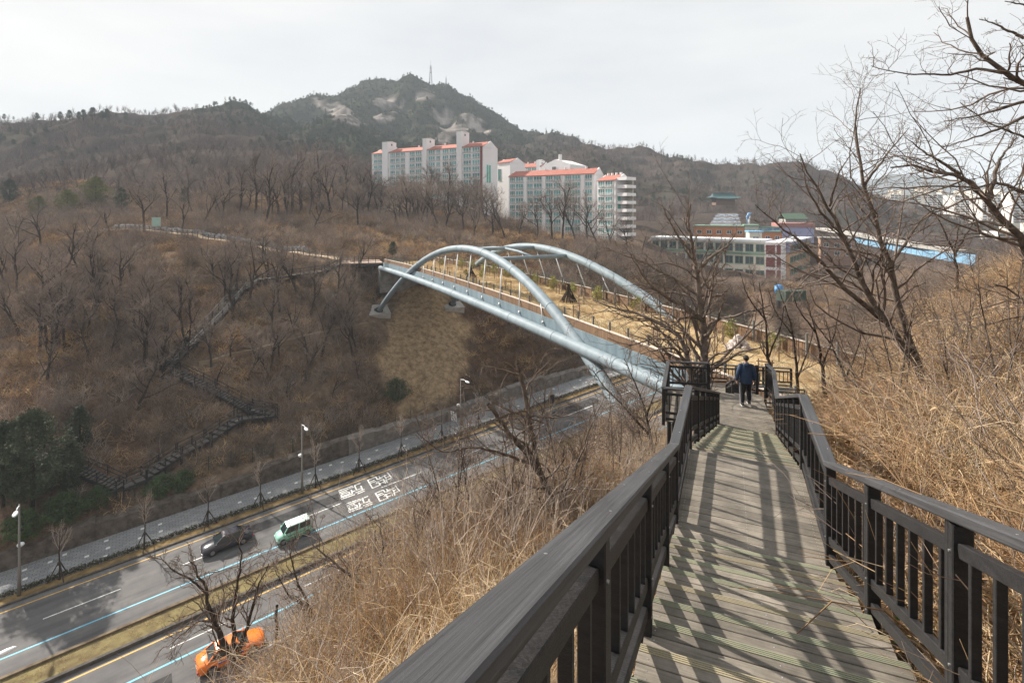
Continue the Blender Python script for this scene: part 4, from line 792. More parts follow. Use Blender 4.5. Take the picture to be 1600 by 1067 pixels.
for i, (x, y, H, lb) in enumerate([(250, 772, 2.4, 'green leafy shrub beside the lower boardwalk steps, left one'), (285, 762, 2.2, 'green leafy shrub beside the lower boardwalk steps, right one'), (100, 812, 3.0, 'green shrub under the dark pines, beside the boardwalk'), (35, 838, 2.8, 'green shrub at the left edge below the dark pines'), (620, 622, 3.2, 'dark green climber clump at the foot of the bare earth slope'), (150, 790, 2.2, 'small green shrub between the pines and the lower steps')]):
    evergreen(hit(x, y, 50), H, 2, lb, name='green_shrub')
for x, y, H, v_, lb in [(150, 318, 9, 3, 'olive green leafy tree above the footpath, larger one'), (105, 330, 7, 3, 'olive green leafy tree left of the larger olive one'), (190, 330, 8, 0, 'dark green pine beside the olive trees'), (290, 322, 6.5, 4, 'dark pine beyond the footpath bend, right one'), (240, 315, 5.5, 4, 'dark pine beyond the footpath bend, left one'), (15, 318, 9, 0, 'dark pine at the left edge high on the slope'), (60, 335, 6, 3, 'low olive green tree near the left edge'), (614, 402, 3.6, 4, 'small yellow-green pine by the far end of the bridge')]:
    evergreen(hit(x, y, 100), H, v_, lb)
for i in range(17):
    x = -8 + 12.5 * i + (i * 37 % 7); q = hit(x, 188, 300); evergreen(q, 6.0 + (i * 7) % 5 * .7, 4, 'dark pine on the left skyline ridge, %s from the left' % ordw(i), 'pines on the left skyline', 'pine_tree')

# --- trees near the viewer, limb by limb
def rs(pts, m):
    p = np.array([tuple(q) for q in pts]); s = np.concatenate([[0], np.cumsum(np.linalg.norm(np.diff(p, axis=0), axis=1))]); u = np.linspace(0, s[-1], m)
    # Catmull-like smoothing through a dense linear resample
    q = np.stack([np.interp(u, s, p[:, i]) for i in range(3)], 1)
    for _ in range(2): q[1:-1] = .25 * q[:-2] + .5 * q[1:-1] + .25 * q[2:]
    return q
def limb_tree(name, label, limbs, seed, dens=1.0, tw=.004, bark=None, lv=3, group=None, reach=.55):
    rg = np.random.RandomState(seed); base = P(*limbs[0][0][0]); root = thing(name, label, 'tree', base, group); tr = []; cr = []
    for pts, r0, r1 in limbs:
        q = rs([P(*p) for p in pts], 16); q[1:-1] += rg.normal(size=(14, 3)) * r0 * .25; rr = np.linspace(r0, r1, 16); tr.append((q[None], rr[None], 8)); L_ = np.linalg.norm(np.diff(q, axis=0), axis=1).sum()
        n1_ = max(3, int(L_ * 2.2 * dens)); a, ar = kids(q[None], rr[None], n1_, .25, .32, 48, 7, .06, .22, rg, .45, .35, tw * 1.6); cr.append((a, ar, 4))
        b_, br_ = kids(a, ar, 5, .2, reach, 42, 5, .04, .25, rg, .6, .4, tw); cr.append((b_, br_, 3))
        if lv > 2: c_, cr_ = kids(b_, br_, 3, .25, .5, 40, 4, .03, .25, rg, .7, .5, tw * .8); cr.append((c_, cr_, 3))
    o = base; link('trunk', arr_mesh('trunk', [tubes(*q) for q in tr], bark or M_BARK, org=o), root); link('crown', arr_mesh('crown', [tubes(*q) for q in cr], M_TWIGN, org=o), root); return root
M_TWIGN = mat('near_twigs', (0.12, 0.09, 0.072), .9, (0.20, 0.16, 0.135), 5)
M_BARKM = mat('brown_bark', (0.075, 0.06, 0.05), .9, (0.17, 0.138, 0.115), 5, bump=.5)
M_BARKP = mat('pale_bark', (0.11, 0.085, 0.068), .9, (0.22, 0.18, 0.15), 6, bump=.4)
def at(Y, *pp): return [(x, y, Y + dy) for x, y, dy in [(p + (0,))[:3] for p in pp]]
limb_tree('bare_tree', 'bare grey tree standing in front of the bridge beside the walking man', [(at(21, (1098, 740), (1100, 640), (1102, 560), (1098, 500), (1092, 450), (1084, 400), (1074, 352), (1079, 318)), .26, .035), (at(21, (1090, 735), (1086, 640), (1080, 570), (1072, 535), (1045, 508, .5), (1000, 492, 1), (955, 478, 1.5), (926, 468, 2)), .2, .02),
    (at(21, (1097, 500), (1070, 478), (1035, 462, -.6), (1002, 430, -1), (985, 396, -1.4)), .1, .015), (at(21, (1093, 460), (1060, 440, .5), (1012, 410, 1), (966, 396, 1.5), (944, 384, 2)), .09, .012), (at(21, (1100, 530), (1122, 500, -.5), (1131, 468, -1)), .08, .015), (at(21, (1096, 462), (1124, 463), (1142, 446)), .07, .015), (at(21, (1090, 425), (1112, 400), (1140, 382), (1152, 358)), .08, .012), (at(21, (1085, 400), (1060, 370), (1045, 345), (1034, 318)), .07, .012), (at(21, (1082, 575), (1052, 540, -1), (1030, 546, -1.6), (1000, 553, -2)), .08, .015)], 31, 1.3, .008, M_BARKP)
limb_tree('bare_tree', 'leaning double-trunked bare tree on the dry slope right of the stairs', [(at(14, (1462, 650), (1447, 600), (1420, 556), (1376, 492), (1345, 440), (1322, 372), (1296, 322), (1268, 285), (1250, 240)), .125, .016), (at(14, (1440, 590), (1428, 545), (1404, 478), (1390, 415), (1372, 360), (1350, 290), (1337, 232), (1326, 185), (1345, 138)), .105, .012), (at(14, (1380, 500), (1340, 470, -.4), (1300, 430, -.8), (1262, 385, -1), (1205, 345, -1.3), (1180, 320, -1.5)), .08, .01), (at(14, (1322, 372), (1290, 340), (1262, 300), (1252, 255)), .05, .008), (at(14, (1390, 415), (1420, 370, .5), (1450, 330, 1), (1490, 320, 1.2)), .05, .008), (at(14, (1350, 290), (1390, 235, .5), (1420, 200, .8)), .04, .008), (at(14, (1296, 322), (1310, 270, -.5), (1330, 240, -.8)), .035, .008)], 32, 1.5, .0052, M_BARKM)
limb_tree('bare_tree', 'bare tree reaching in from the right edge with a low arching bough', [([(1760, 640, 12), (1690, 500, 12), (1600, 392, 12), (1578, 354, 12), (1546, 312, 11.8), (1523, 285, 11.6), (1475, 268, 11.4), (1436, 256, 11.2), (1392, 262, 11)], .15, .015), (at(11.5, (1546, 312), (1560, 250), (1590, 215)), .05, .01), (at(11.5, (1500, 272), (1450, 240, -.3), (1415, 215, -.5)), .04, .007), (at(11.8, (1578, 354), (1530, 345, .5), (1480, 360, 1)), .04, .007), (at(11.6, (1600, 300), (1560, 285), (1500, 300)), .05, .008)], 33, 1.8, .005, M_BARKM)
limb_tree('bare_tree', 'bare tree whose top boughs cross the sky in the upper right corner', [([(1800, 420, 11), (1740, 260, 11), (1660, 150, 11), (1597, 126, 11), (1566, 114, 11), (1523, 98, 11), (1524, 71, 11), (1511, 27, 11)], .12, .03), (at(11, (1566, 114), (1523, 105), (1491, 118), (1424, 116), (1389, 113), (1361, 103)), .035, .007), (at(11, (1650, 150), (1597, 158), (1535, 180), (1475, 189)), .045, .007), (at(11, (1660, 170), (1600, 181), (1554, 206), (1472, 230)), .045, .007), (at(10.5, (1600, 60), (1560, 40), (1530, 30)), .03, .008), (at(10.5, (1640, 20), (1600, 8), (1570, 2)), .03, .008), (at(11.5, (1660, 230), (1600, 215), (1540, 190), (1500, 160)), .035, .008)], 34, 1.3, .0045, M_BARKM)
limb_tree('bare_tree', 'bare forked snag in the middle of the slope left of the railing', [(at(17, (884, 925), (873, 826), (856, 769), (840, 733), (830, 674), (821, 622), (809, 568)), .15, .06), (at(17, (842, 738), (822, 705, -.3), (801, 683, -.6), (780, 655, -.9), (763, 631, -1)), .09, .06), (at(17, (840, 728), (797, 712, -1), (745, 696, -2), (688, 710, -3), (652, 676, -3.6)), .055, .01), (at(17, (850, 660, 1), (790, 640, .5), (757, 620), (735, 596), (724, 572)), .03, .008), (at(17, (862, 790), (905, 720, 1), (925, 660, 1.4), (945, 620, 2)), .05, .01)], 35, 1.1, .007, M_BARKM)
limb_tree('bare_tree', 'bare many-stemmed tree in front of the orange taxi', [(at(22, (378, 1062), (362, 1020), (348, 996), (332, 968), (326, 928), (316, 900), (296, 876)), .17, .02), (at(22, (366, 1030), (364, 960), (372, 912), (380, 864), (372, 840)), .11, .015), (at(22, (370, 1030), (394, 952), (404, 912), (420, 880)), .1, .015), (at(22, (334, 972), (312, 968, .3), (296, 980, .6), (262, 1010, 1)), .04, .01), (at(22, (326, 930), (300, 905), (268, 890), (250, 868)), .05, .01)], 36, 1.7, .011)
limb_tree('bare_tree', 'bare crooked tree below the railing near the bottom edge', [(at(15, (672, 1090), (653, 1032), (616, 968), (584, 932), (552, 900), (520, 880), (488, 850)), .11, .015), (at(15, (600, 950), (590, 900), (600, 850), (590, 800)), .05, .01), (at(15, (640, 1010), (600, 1000), (560, 960), (530, 950)), .05, .01)], 37, 1.8, .0075, M_BARKM)
limb_tree('bare_tree', 'slender bare tree left of the crooked one at the bottom edge', [(at(16, (524, 1085), (512, 1030), (502, 982), (479, 941), (460, 900), (452, 850)), .08, .012), (at(16, (502, 982), (530, 930), (545, 880)), .04, .01), (at(16, (485, 950), (450, 930), (430, 890)), .04, .01)], 38, 1.8, .0075)
limb_tree('bare_tree', 'upright bare sapling in the straw left of the forked snag', [(at(17, (752, 905), (746, 872), (735, 808), (728, 750), (720, 700)), .06, .01), (at(17, (744, 860), (700, 800), (670, 760)), .04, .008), (at(17, (746, 870), (770, 800), (775, 750)), .04, .008)], 39, 2.0, .0075)
limb_tree('bare_tree', 'bare tree right of the forked snag, beside the arch foot', [(at(24, (1030, 760), (1018, 690), (1008, 640), (990, 590), (975, 560)), .1, .012), (at(24, (1015, 680), (970, 630), (940, 600), (925, 575)), .06, .01), (at(24, (1010, 650), (1025, 610), (1030, 580)), .05, .01)], 40, 1.9, .009)
limb_tree('tree_stump', 'dark broken stem standing beside the orange taxi tree', [(at(20, (433, 1090), (431, 1010), (433, 945)), .07, .05)], 41, .15, .005, lv=2)
for i, (pts, lb) in enumerate([([(1252, 640), (1246, 590), (1240, 525), (1228, 480), (1212, 440)], 'slender bare sapling right behind the walking man'), ([(1208, 615), (1200, 560), (1196, 500), (1186, 440)], 'thin bare sapling at the near end of the bridge'), ([(1330, 640), (1322, 590), (1300, 540), (1290, 500)], 'crooked bare sapling between the man and the leaning tree'), ([(1290, 620), (1285, 570), (1275, 520), (1262, 480)], 'bare sapling left of the crooked one on the dry slope')]):
    limb_tree('bare_sapling', lb, [(at(20 - i, *pts), .07, .012), (at(20 - i, pts[1], (pts[1][0] + 20, pts[1][1] - 50), (pts[1][0] + 28, pts[1][1] - 95)), .035, .008), (at(20 - i, pts[2], (pts[2][0] - 30, pts[2][1] - 40), (pts[2][0] - 40, pts[2][1] - 75)), .035, .008)], 50 + i, 1.4, .005)
limb_tree('bare_sapling', 'dark bare sapling before the blue hoarding on the right', [(at(25, (1500, 500), (1496, 440), (1492, 390), (1500, 340)), .09, .012), (at(25, (1494, 400), (1470, 350), (1440, 300)), .05, .01), (at(25, (1493, 395), (1520, 350), (1530, 310)), .05, .01)], 56, 1.2, .005)

# thin saplings and leggy bushes across the dry slope on the right
rs_ = random.Random(77)
spots = [(1345, 560, 22), (1385, 590, 17), (1415, 520, 24), (1470, 520, 20), (1505, 560, 15), (1545, 500, 19), (1580, 560, 13), (1560, 640, 10), (1490, 660, 11), (1400, 650, 13), (1340, 620, 16), (1590, 450, 21), (1520, 440, 25), (1450, 470, 26), (1360, 530, 27), (1310, 575, 25)]
for i, (x, y, Y) in enumerate(sorted(spots)):
    g = gz((x - 800) / FPX * Y, Y); pb = HOR - FPX * g / Y; h_ = rs_.uniform(1.9, 3.4) * FPX / Y; lx = rs_.uniform(-.35, .1) * h_; st_ = []
    for k in range(rs_.randint(2, 3)):
        l2 = lx + rs_.uniform(-.3, .3) * h_; st_.append((at(Y, (x + k * 3, pb + 6), (x + l2 * .3 + k * 5, pb - h_ * .4), (x + l2 * .7, pb - h_ * .75, rs_.uniform(-.5, .5)), (x + l2, pb - h_, rs_.uniform(-.8, .8))), .028, .006))
    limb_tree('bare_bush', 'thin bare bush rising from the dry slope on the right, %s from the left' % ordw(i), st_, 300 + i, 2.0, .0045, M_BARKM, 2, 'bare bushes on the right slope')
for i, (x, y, Y) in enumerate(sorted([(640, 0, 15), (700, 0, 17), (790, 0, 16), (830, 0, 19), (905, 0, 20), (940, 0, 22), (975, 0, 26), (1000, 0, 24), (880, 0, 18), (960, 0, 20)])):
    g = gz((x - 800) / FPX * Y, Y); pb = HOR - FPX * g / Y; h_ = rs_.uniform(2.6, 4.2) * FPX / Y; st_ = []
    for k in range(3):
        l2 = rs_.uniform(-.35, .35) * h_; st_.append((at(Y, (x + k * 3, pb + 6), (x + l2 * .3 + k * 5, pb - h_ * .4), (x + l2 * .7, pb - h_ * .75, rs_.uniform(-.5, .5)), (x + l2, pb - h_, rs_.uniform(-.8, .8))), .035, .007))
    limb_tree('bare_bush', 'leggy bare bush in the straw below the left railing, %s from the left' % ordw(i), st_, 330 + i, 2.2, .006, M_BARKP, 2, 'bare bushes below the left railing')
# fallen leaves and green sprigs among the straw
def flake(seed, m_, n, q, sp):
    r_ = np.random.RandomState(seed); c = np.stack([r_.normal(size=n) * sp, r_.normal(size=n) * sp, r_.uniform(.01, .12, n)], 1); d = unit(r_.normal(size=(n, 3)) * np.array([1, 1, .4])); s_ = unit(np.cross(d, r_.normal(size=(n, 3)))); return arr_mesh('flake', [(np.stack([c - s_ * q * .4, c + s_ * q * .4, c + d * q], 1).reshape(-1, 3), np.arange(n * 3).reshape(-1, 3))], m_, False)
C_LIT = src('leaf_litter', [flake(1, mat('fallen_leaf_brown', (0.22, 0.13, 0.07), .9, rand=.4), 60, .09, .35), flake(2, mat('fallen_leaf_tan', (0.36, 0.25, 0.15), .9, rand=.4), 50, .10, .35), flake(3, mat('green_sprig', (0.10, 0.14, 0.04), .8, rand=.3), 40, .08, .18)])
X, Y = near_pts(3000, 1, 20, 0, 20, 1.1, rg); scatter('leaf_litter', 'fallen leaves and green sprigs under the dry thicket', 'leaves', np.stack([X, Y, ground(X, Y)], 1), C_LIT, 3, .8, 1.6, .1, rg, rg.choice([0, 1, 0, 1, 2], len(X)))
# ------------------------------------------------------------------ buildings
M_BW = mat('white_render', (0.82, 0.80, 0.79), .8, (0.76, 0.74, 0.73), .15, coord='World'); M_ROOFR = mat('red_roof_tiles', (0.33, 0.10, 0.07), .8, (0.40, 0.15, 0.11), 1.2, coord='World')
M_TEAL = mat('teal_glass', (0.10, 0.27, 0.27), .15, (0.17, 0.36, 0.35), .5, spec=.6, rand=.35); M_DGL = mat('dark_glass', (0.05, 0.07, 0.08), .15, rand=.4, spec=.6); M_GRN = mat('green_blind', (0.10, 0.42, 0.33), .6)
M_MAR = mat('maroon_panel', (0.20, 0.055, 0.055), .7); M_PEACH = mat('peach_render', (0.50, 0.32, 0.20), .8, (0.44, 0.27, 0.17), .3); M_ORG = mat('orange_brick', (0.50, 0.21, 0.09), .85, (0.44, 0.18, 0.08), .5); M_LAV = mat('lavender_render', (0.33, 0.35, 0.55), .8, (0.38, 0.40, 0.58), .3)
M_SLATE = mat('pale_roof_sheet', (0.55, 0.58, 0.60), .5, (0.62, 0.64, 0.65), .4); M_GTRIM = mat('green_trim', (0.16, 0.27, 0.20), .7); M_BLUR = mat('blue_roof', (0.20, 0.42, 0.60), .5)
M_CREAM = mat('cream_render', (0.62, 0.58, 0.50), .8)
_wm = {}
def win_mesh(kind):
    # unit window facing -y: x 0..1, z 0..1 metres scale by object scale
    if kind in _wm: return _wm[kind]
    mb = MB()
    if kind == 'balcony':
        mb.box((.5, .35, .5), (.96, .06, .92), mi=1)
        for x in (.03, .35, .66, .97): mb.box((x, .27, .5), (.035, .1, .94))
        mb.box((.5, .02, .16), (.98, .06, .05)); mb.box((.5, .02, .34), (.98, .06, .03)); mb.box((.5, .1, .02), (1.0, .28, .06)); mb.box((.5, .24, .97), (1.0, .14, .06))
        for x in (.1, .3, .5, .7, .9): mb.box((x, .02, .24), (.025, .04, .2))
        mb.box((.76, -.06, .22), (.16, .14, .2), mi=2); m_ = [M_BW, M_TEAL, M_CREAM]
    else:
        mb.box((.5, .1, .5), (.94, .06, .92), mi=1)
        for x in (.03, .5, .97): mb.box((x, .04, .5), (.05, .1, .98))
        for z in (.03, .97): mb.box((.5, .04, z), (.98, .1, .05))
        mb.box((.5, .0, -.02), (1.08, .16, .05)); m_ = [M_BW if kind == 'plain' else M_GTRIM, M_DGL if kind != 'teal' else M_TEAL]
    _wm[kind] = mb.mesh('window', m_); return _wm[kind]
def block(root, A, B, depth, z0, z1, wm, name='wall', inset=0.0):
    # box wall whose front runs A -> B (left to right), going back by depth
    A = V((A[0], A[1], 0)); B = V((B[0], B[1], 0)); u = (B - A).normalized(); v_ = V((-u.y, u.x, 0))
    pts = [A, B, B + v_ * depth, A + v_ * depth]; mb = MB(); mb.loft([[V((p.x, p.y, z0)) for p in pts], [V((p.x, p.y, z1)) for p in pts]]); return mb.build(name, wm, root), u, v_
def window(root, A, u, s, z, w_, h_, kind, out_=.02):
    out_ = .42 if kind == 'balcony' else .16
    o = link('window', win_mesh(kind), root); v_ = V((-u.y, u.x, 0)); p = A + u * s - v_ * out_; o.location = V((p.x, p.y, z)) - parent_origin(root); o.rotation_euler = (0, 0, math.atan2(u.y, u.x)); o.scale = (w_, 1.0, h_); return o
def gable(root, A, B, depth, z, rise, m, over=.4, name='roof'):
    A = V((A[0], A[1], 0)); B = V((B[0], B[1], 0)); u = (B - A).normalized(); v_ = V((-u.y, u.x, 0)); A = A - u * .1; B = B + u * .1
    mb = MB()
    secs = []
    for e in (A, B):
        f = e - v_ * over; k = e + v_ * (depth + over); c = e + v_ * depth / 2
        secs.append([V((f.x, f.y, z)), V((c.x, c.y, z + rise)), V((k.x, k.y, z)), V((k.x, k.y, z - .25)), V((c.x, c.y, z + rise - .3)), V((f.x, f.y, z - .25))])
    mb.loft(secs); return mb.build(name, m, root)
def gable_wall(root, A, B, depth, z, rise):
    A = V((A[0], A[1], 0)); B = V((B[0], B[1], 0)); u = (B - A).normalized(); v_ = V((-u.y, u.x, 0)); mb = MB()
    for e, s in ((A, -1), (B, 1)):
        a, c, k = e + u * s * .12, e + v_ * depth / 2 + u * s * .12, e + v_ * depth + u * s * .12; q = -u * s * .4
        mb.loft([[V((p.x, p.y, h_)) for p, h_ in ((a, z - .3), (k, z - .3), (c, z + rise + .25))], [V((p.x + q.x, p.y + q.y, h_)) for p, h_ in ((a, z - .3), (k, z - .3), (c, z + rise + .25))]])
    return mb.build('gable_end', M_BW, root)
def frac(px, A, B):
    k = (px - 800) / FPX; return (k * A.y - A.x) / ((B.x - A.x) - k * (B.y - A.y))
def flats(name, label, A, B, depth, z0, z1, fl, wins, towers, rise=2.6, sign=None):
    root = thing(name, label, 'building', (A.x, A.y, z0)); L_ = (B.xy - A.xy).length
    wl, u, v_ = block(root, A, B, depth, z0, z1, M_BW); gable(root, A, B, depth, z1 + .02, rise, M_ROOFR); gable_wall(root, A, B, depth, z1, rise)
    A0_ = V((A.x, A.y, 0)); fh = (z1 - z0) / fl
    for f in range(fl):
        for px0, px1 in wins:
            s0, s1 = frac(px0, A, B) * L_, frac(px1, A, B) * L_
            window(root, A0_, u, s0, z0 + f * fh + .35, s1 - s0, fh - .6, 'balcony', .12)
    for px0, px1, top in towers:
        s0, s1 = frac(px0, A, B) * L_, frac(px1, A, B) * L_; a = A0_ + u * s0 - v_ * .9; b = A0_ + u * s1 - v_ * .9
        t_, _, _ = block(root, a, b, 1.0, z0, z1 + .5, M_BW, 'stair_shaft'); hd, _, _ = block(root, a, b, 6.4, z1 + .52, z1 + top, M_BW, 'stair_head'); gable(hd, a, b, 6.4, z1 + top + .02, .5, M_BW, .05, 'head_roof')
        c = a + u * (s1 - s0) + v_ * 3.0; MB().box((c.x + u.x * .03, c.y + u.y * .03, z1 + top - 1.3), (.1, .9, .9), math.atan2(u.y, u.x)).build('head_window', M_DGL, hd)
        c = lerp(a, b, .5) + v_ * 3; MB().tube([V((c.x, c.y, z1 + top)), V((c.x, c.y, z1 + top + 5.5))], .05, 5).build('aerial', M_DARK, hd)
    for s in (.16, .38, .62, .86):
        p = A0_ + u * L_ * s + v_ * depth * .5; MB().box((p.x, p.y, z1 + rise + .35), (.8, .8, .9)).build('roof_vent', M_BW, root)
    return root, u, v_, L_
A_, B_ = P(581, 239, 262), P(755, 229.5, 229); A_.z = B_.z = 29.3
ap1, u, v_, L_ = flats('apartment_block', 'long white block of flats with three stair towers, left of the pair', A_, B_, 12.5, -6, 29.3, 12, [(584, 590.5), (591, 597.5), (610, 617.5), (618.5, 625), (626, 633), (640, 648.5), (649.5, 659), (669.5, 680), (682, 688), (691.5, 701), (702.5, 713.5), (724, 736.5), (738, 750)], [(599, 607.5, 5.4), (662, 668, 5.4), (715, 722.5, 7.2)])
w0 = V((B_.x, B_.y, 0)); mb = MB(); p = w0 - u * 1.0 - v_ * .05; q = w0 - u * .15 - v_ * .05; mb.beam(V((p.x, p.y, -5)), V((p.x, p.y, 29)), .1, 1.2, up=u); mb.build('maroon_stripe', M_MAR, ap1)
for k in (3.6, 5.6): p = w0 + v_ * k + u * .06; MB().box((p.x, p.y, 17), (.12, 1.3, 8), math.atan2(u.y, u.x)).build('green_blind', M_GRN, ap1)
A_, B_ = P(795, 275, 222), P(929, 271.5, 203); A_.z = B_.z = 15
ap2, u, v_, L_ = flats('apartment_block', 'white block of flats with a long red roof, right of the pair', A_, B_, 11, -12, 15, 9, [(797, 805), (806, 818), (824, 833), (834, 847), (853, 864), (865, 876.5), (883, 893), (894, 907), (914, 925.5)], [])
for px0, px1 in ((818.5, 823.5), (847.5, 852.5), (877.5, 882.5), (907.5, 913.5)):
    a = V((A_.x, A_.y, 0)) + u * frac(px0, A_, B_) * L_ - v_ * .35; b = V((A_.x, A_.y, 0)) + u * frac(px1, A_, B_) * L_ - v_ * .35; block(ap2, a, b, .4, -12, 14.6, M_BW, 'pier')
A_, B_ = P(933.5, 281, 198), P(961.6, 282.5, 191); A_.z = B_.z = 11.8
ap3, u, v_, L_ = flats('apartment_annex', 'lower white red-roofed flats with stepped open balconies at the right end', A_, B_, 9.5, -12, 11.8, 8, [(935, 945), (946, 958)], [], 2.2)
w0 = V((B_.x, B_.y, 0))
for f in range(9):
    z = -11.5 + f * 2.95
    c = w0 + u * 2.4 + v_ * 3.4; MB().box((c.x, c.y, z), (4.6, 5.4, 1.15), math.atan2(u.y, u.x)).build('balcony_slab', M_BW, ap3)
c = w0 + u * 1.6 + v_ * 6.4; MB().box((c.x, c.y, .6), (3.0, .4, 24.5), math.atan2(u.y, u.x)).build('balcony_wall', M_CREAM, ap3)
p = w0 + v_ * 2.0 + u * .15; MB().box((p.x, p.y, 3.0), (.12, 1.4, 5.2), math.atan2(u.y, u.x)).build('green_blind', M_GRN, ap3)
A_, B_ = P(800, 262, 285), P(846, 258, 275); A_.z = B_.z = 24
flats('apartment_block', 'white flats half hidden behind the long red roof, left one', A_, B_, 11, -5, 24, 10, [(801, 808), (809, 816), (822, 830), (831, 838)], [(795, 800, 4.2), (839, 844, 3.4)])
A_, B_ = P(846, 256, 262), P(891, 258, 250); A_.z = B_.z = 23
r_ = thing('apartment_block', 'white gabled flats rising behind the long red roof, right one', 'building', (A_.x, A_.y, -6)); wl, u, v_ = block(r_, A_, B_, 14, -6, 23, M_BW); L_ = (B_.xy - A_.xy).length
m0 = lerp(V((A_.x, A_.y, 0)), V((B_.x, B_.y, 0)), .5); mb = MB(); e0, e1 = V((A_.x, A_.y, 23)), V((B_.x, B_.y, 23)); rg_ = V((m0.x, m0.y, 26)); mb.loft([[e0, e1, rg_], [e0 + v_ * 14, e1 + v_ * 14, rg_ + v_ * 14]]); mb.build('gable_end', M_BW, r_)
window(r_, V((A_.x, A_.y, 0)), u, L_ * .38, 20.2, 2.6, 2.2, 'plain', .1); window(r_, V((A_.x, A_.y, 0)), u, L_ * .72, 17.5, 1.4, 2.4, 'plain', .1); p = m0 + u * 1.5 + v_ * 2; MB().box((p.x, p.y, 27), (1.5, 1.5, 3)).build('chimney', M_BW, r_)
A_, B_ = P(776, 250, 250), P(797, 252, 243); A_.z = B_.z = 24; r_ = thing('apartment_block', 'narrow white gabled flats between the two long blocks', 'building', (A_.x, A_.y, -6)); wl, u, v_ = block(r_, A_, B_, 10, -6, 23.5, M_BW); gable(r_, A_, B_, 10, 23.5, 2, M_ROOFR); gable_wall(r_, A_, B_, 10, 23.4, 2); window(r_, V((A_.x, A_.y, 0)), u, 1.2, 15, 2.0, 5.5, 'teal', .1)

# far slab blocks on the right
M_FSL = mat('far_flats_wall', (0.72, 0.69, 0.65), .8)
def far_slab(px0, px1, py0, Y0, Y1, fl, label, cream=False):
    A_, B_ = P(px0, py0, Y0), P(px1, py0, Y1); z1 = A_.z; z0 = -38; r_ = thing('tower_block', label, 'building', (A_.x, A_.y, z0)); wl, u, v_ = block(r_, A_, B_, 13, z0, z1, M_CREAM if cream else M_FSL); L_ = (B_.xy - A_.xy).length; fh = 2.85; A0_ = V((A_.x, A_.y, 0))
    nb = max(2, int(L_ / 7))
    for f in range(int((z1 - z0) / fh) - 1):
        mb = MB()
        for k in range(nb):
            a = A0_ + u * (L_ * (k + .12) / nb); b = A0_ + u * (L_ * (k + .88) / nb); z = z1 - (f + 1) * fh; mb.beam(V((a.x, a.y, z + .7)) - v_ * .05, V((b.x, b.y, z + .7)) - v_ * .05, .3, 1.4)
        mb.build('window_band', M_DGL, r_)
    for s in (.3, .72):
        a = A0_ + u * L_ * s; b = a + u * 7; block(r_, a + v_ * 3, b + v_ * 3, 7, z1, z1 + 5.5, M_CREAM, 'roof_house')
for px0, px1, py0, Y0, Y1, lb, cr_ in [(1392, 1420, 303, 640, 655, 'far cream tower block, leftmost on the right horizon', 0), (1421, 1440, 299, 650, 640, 'far cream slab with a blank end wall, second from the left', 1), (1441, 1488, 303, 650, 660, 'far white tower block third from the left on the horizon', 0), (1492, 1532, 305, 600, 610, 'far white tower block fourth from the left on the horizon', 0), (1535, 1580, 303, 560, 570, 'far white tower block behind the arching bough', 0), (1583, 1660, 300, 520, 520, 'far white tower block cut by the right edge', 0), (1560, 1640, 362, 330, 330, 'nearer white tower block low at the right edge', 0)]: far_slab(px0, px1, py0, Y0, Y1, 14, lb, cr_)

# school on the valley floor
A_, B_ = P(1018, 373, 203), P(1196, 376.5, 178); A_.z = B_.z = -10.4; sc = thing('school_building', 'long two-storey white school wing with green window frames', 'building', (A_.x, A_.y, -21)); wl, u, v_ = block(sc, A_, B_, 10, -24, -10.9, M_CREAM); A0_ = V((A_.x, A_.y, 0)); L_ = (B_.xy - A_.xy).length
block(sc, A0_ - v_ * .8 - u * .5, A0_ + u * (L_ + .2) - v_ * .8, 12, -10.88, -10.0, M_SLATE, 'roof'); block(sc, A0_ - v_ * .6, A0_ + u * L_ - v_ * .6, .62, -15.3, -14.6, M_GTRIM, 'canopy')
for f, z in ((0, -14.2), (1, -18.6), (2, -22.8)):
    for k in range(12): window(sc, A0_, u, L_ * (k + .1) / 12, z, L_ / 12 * .8, 2.7 if f < 2 else 2.2, 'green', .06)
A_, B_ = P(1195, 379, 169), P(1221, 377.5, 166); A_.z = B_.z = -10.2; mr = thing('school_block', 'white stair block with maroon panels at the school corner', 'building', (A_.x, A_.y, -21)); wl, u, v_ = block(mr, A_, B_, 8, -24, -10.2, M_BW); A0_ = V((A_.x, A_.y, 0)); L_ = (B_.xy - A_.xy).length
for f in range(3):
    for s0, s1 in ((.07, .62), (.72, .96)): p = A0_ + u * L_ * (s0 + s1) / 2 - v_ * .03; MB().box((p.x, p.y, -12.6 - f * 4.1), (L_ * (s1 - s0), .1, 3.1), math.atan2(u.y, u.x)).build('maroon_panel', M_MAR, mr)
A_, B_ = P(1234, 380, 172), P(1266, 372, 202); A_.z = B_.z = -10.4; pc = thing('school_wing', 'peach and lavender school wing receding behind the maroon block', 'building', (A_.x, A_.y, -21)); wl, u, v_ = block(pc, A_, B_, 5, -24, -14.0, M_PEACH); A0_ = V((A_.x, A_.y, 0)); L_ = (B_.xy - A_.xy).length; block(pc, A0_, A0_ + u * L_, 5, -13.98, -10.6, M_LAV, 'upper_wall'); block(pc, A0_ - v_ * .6 - u * .6, A0_ + u * (L_ + .5) - v_ * .6, 6.4, -10.58, -10.1, M_SLATE, 'roof')
for f, z in ((0, -13.4), (1, -17.4), (2, -21.6)):
    for k in range(7): window(pc, A0_, u, L_ * (k + .08) / 7, z, L_ / 7 * .84, 2.0, 'green', .06)
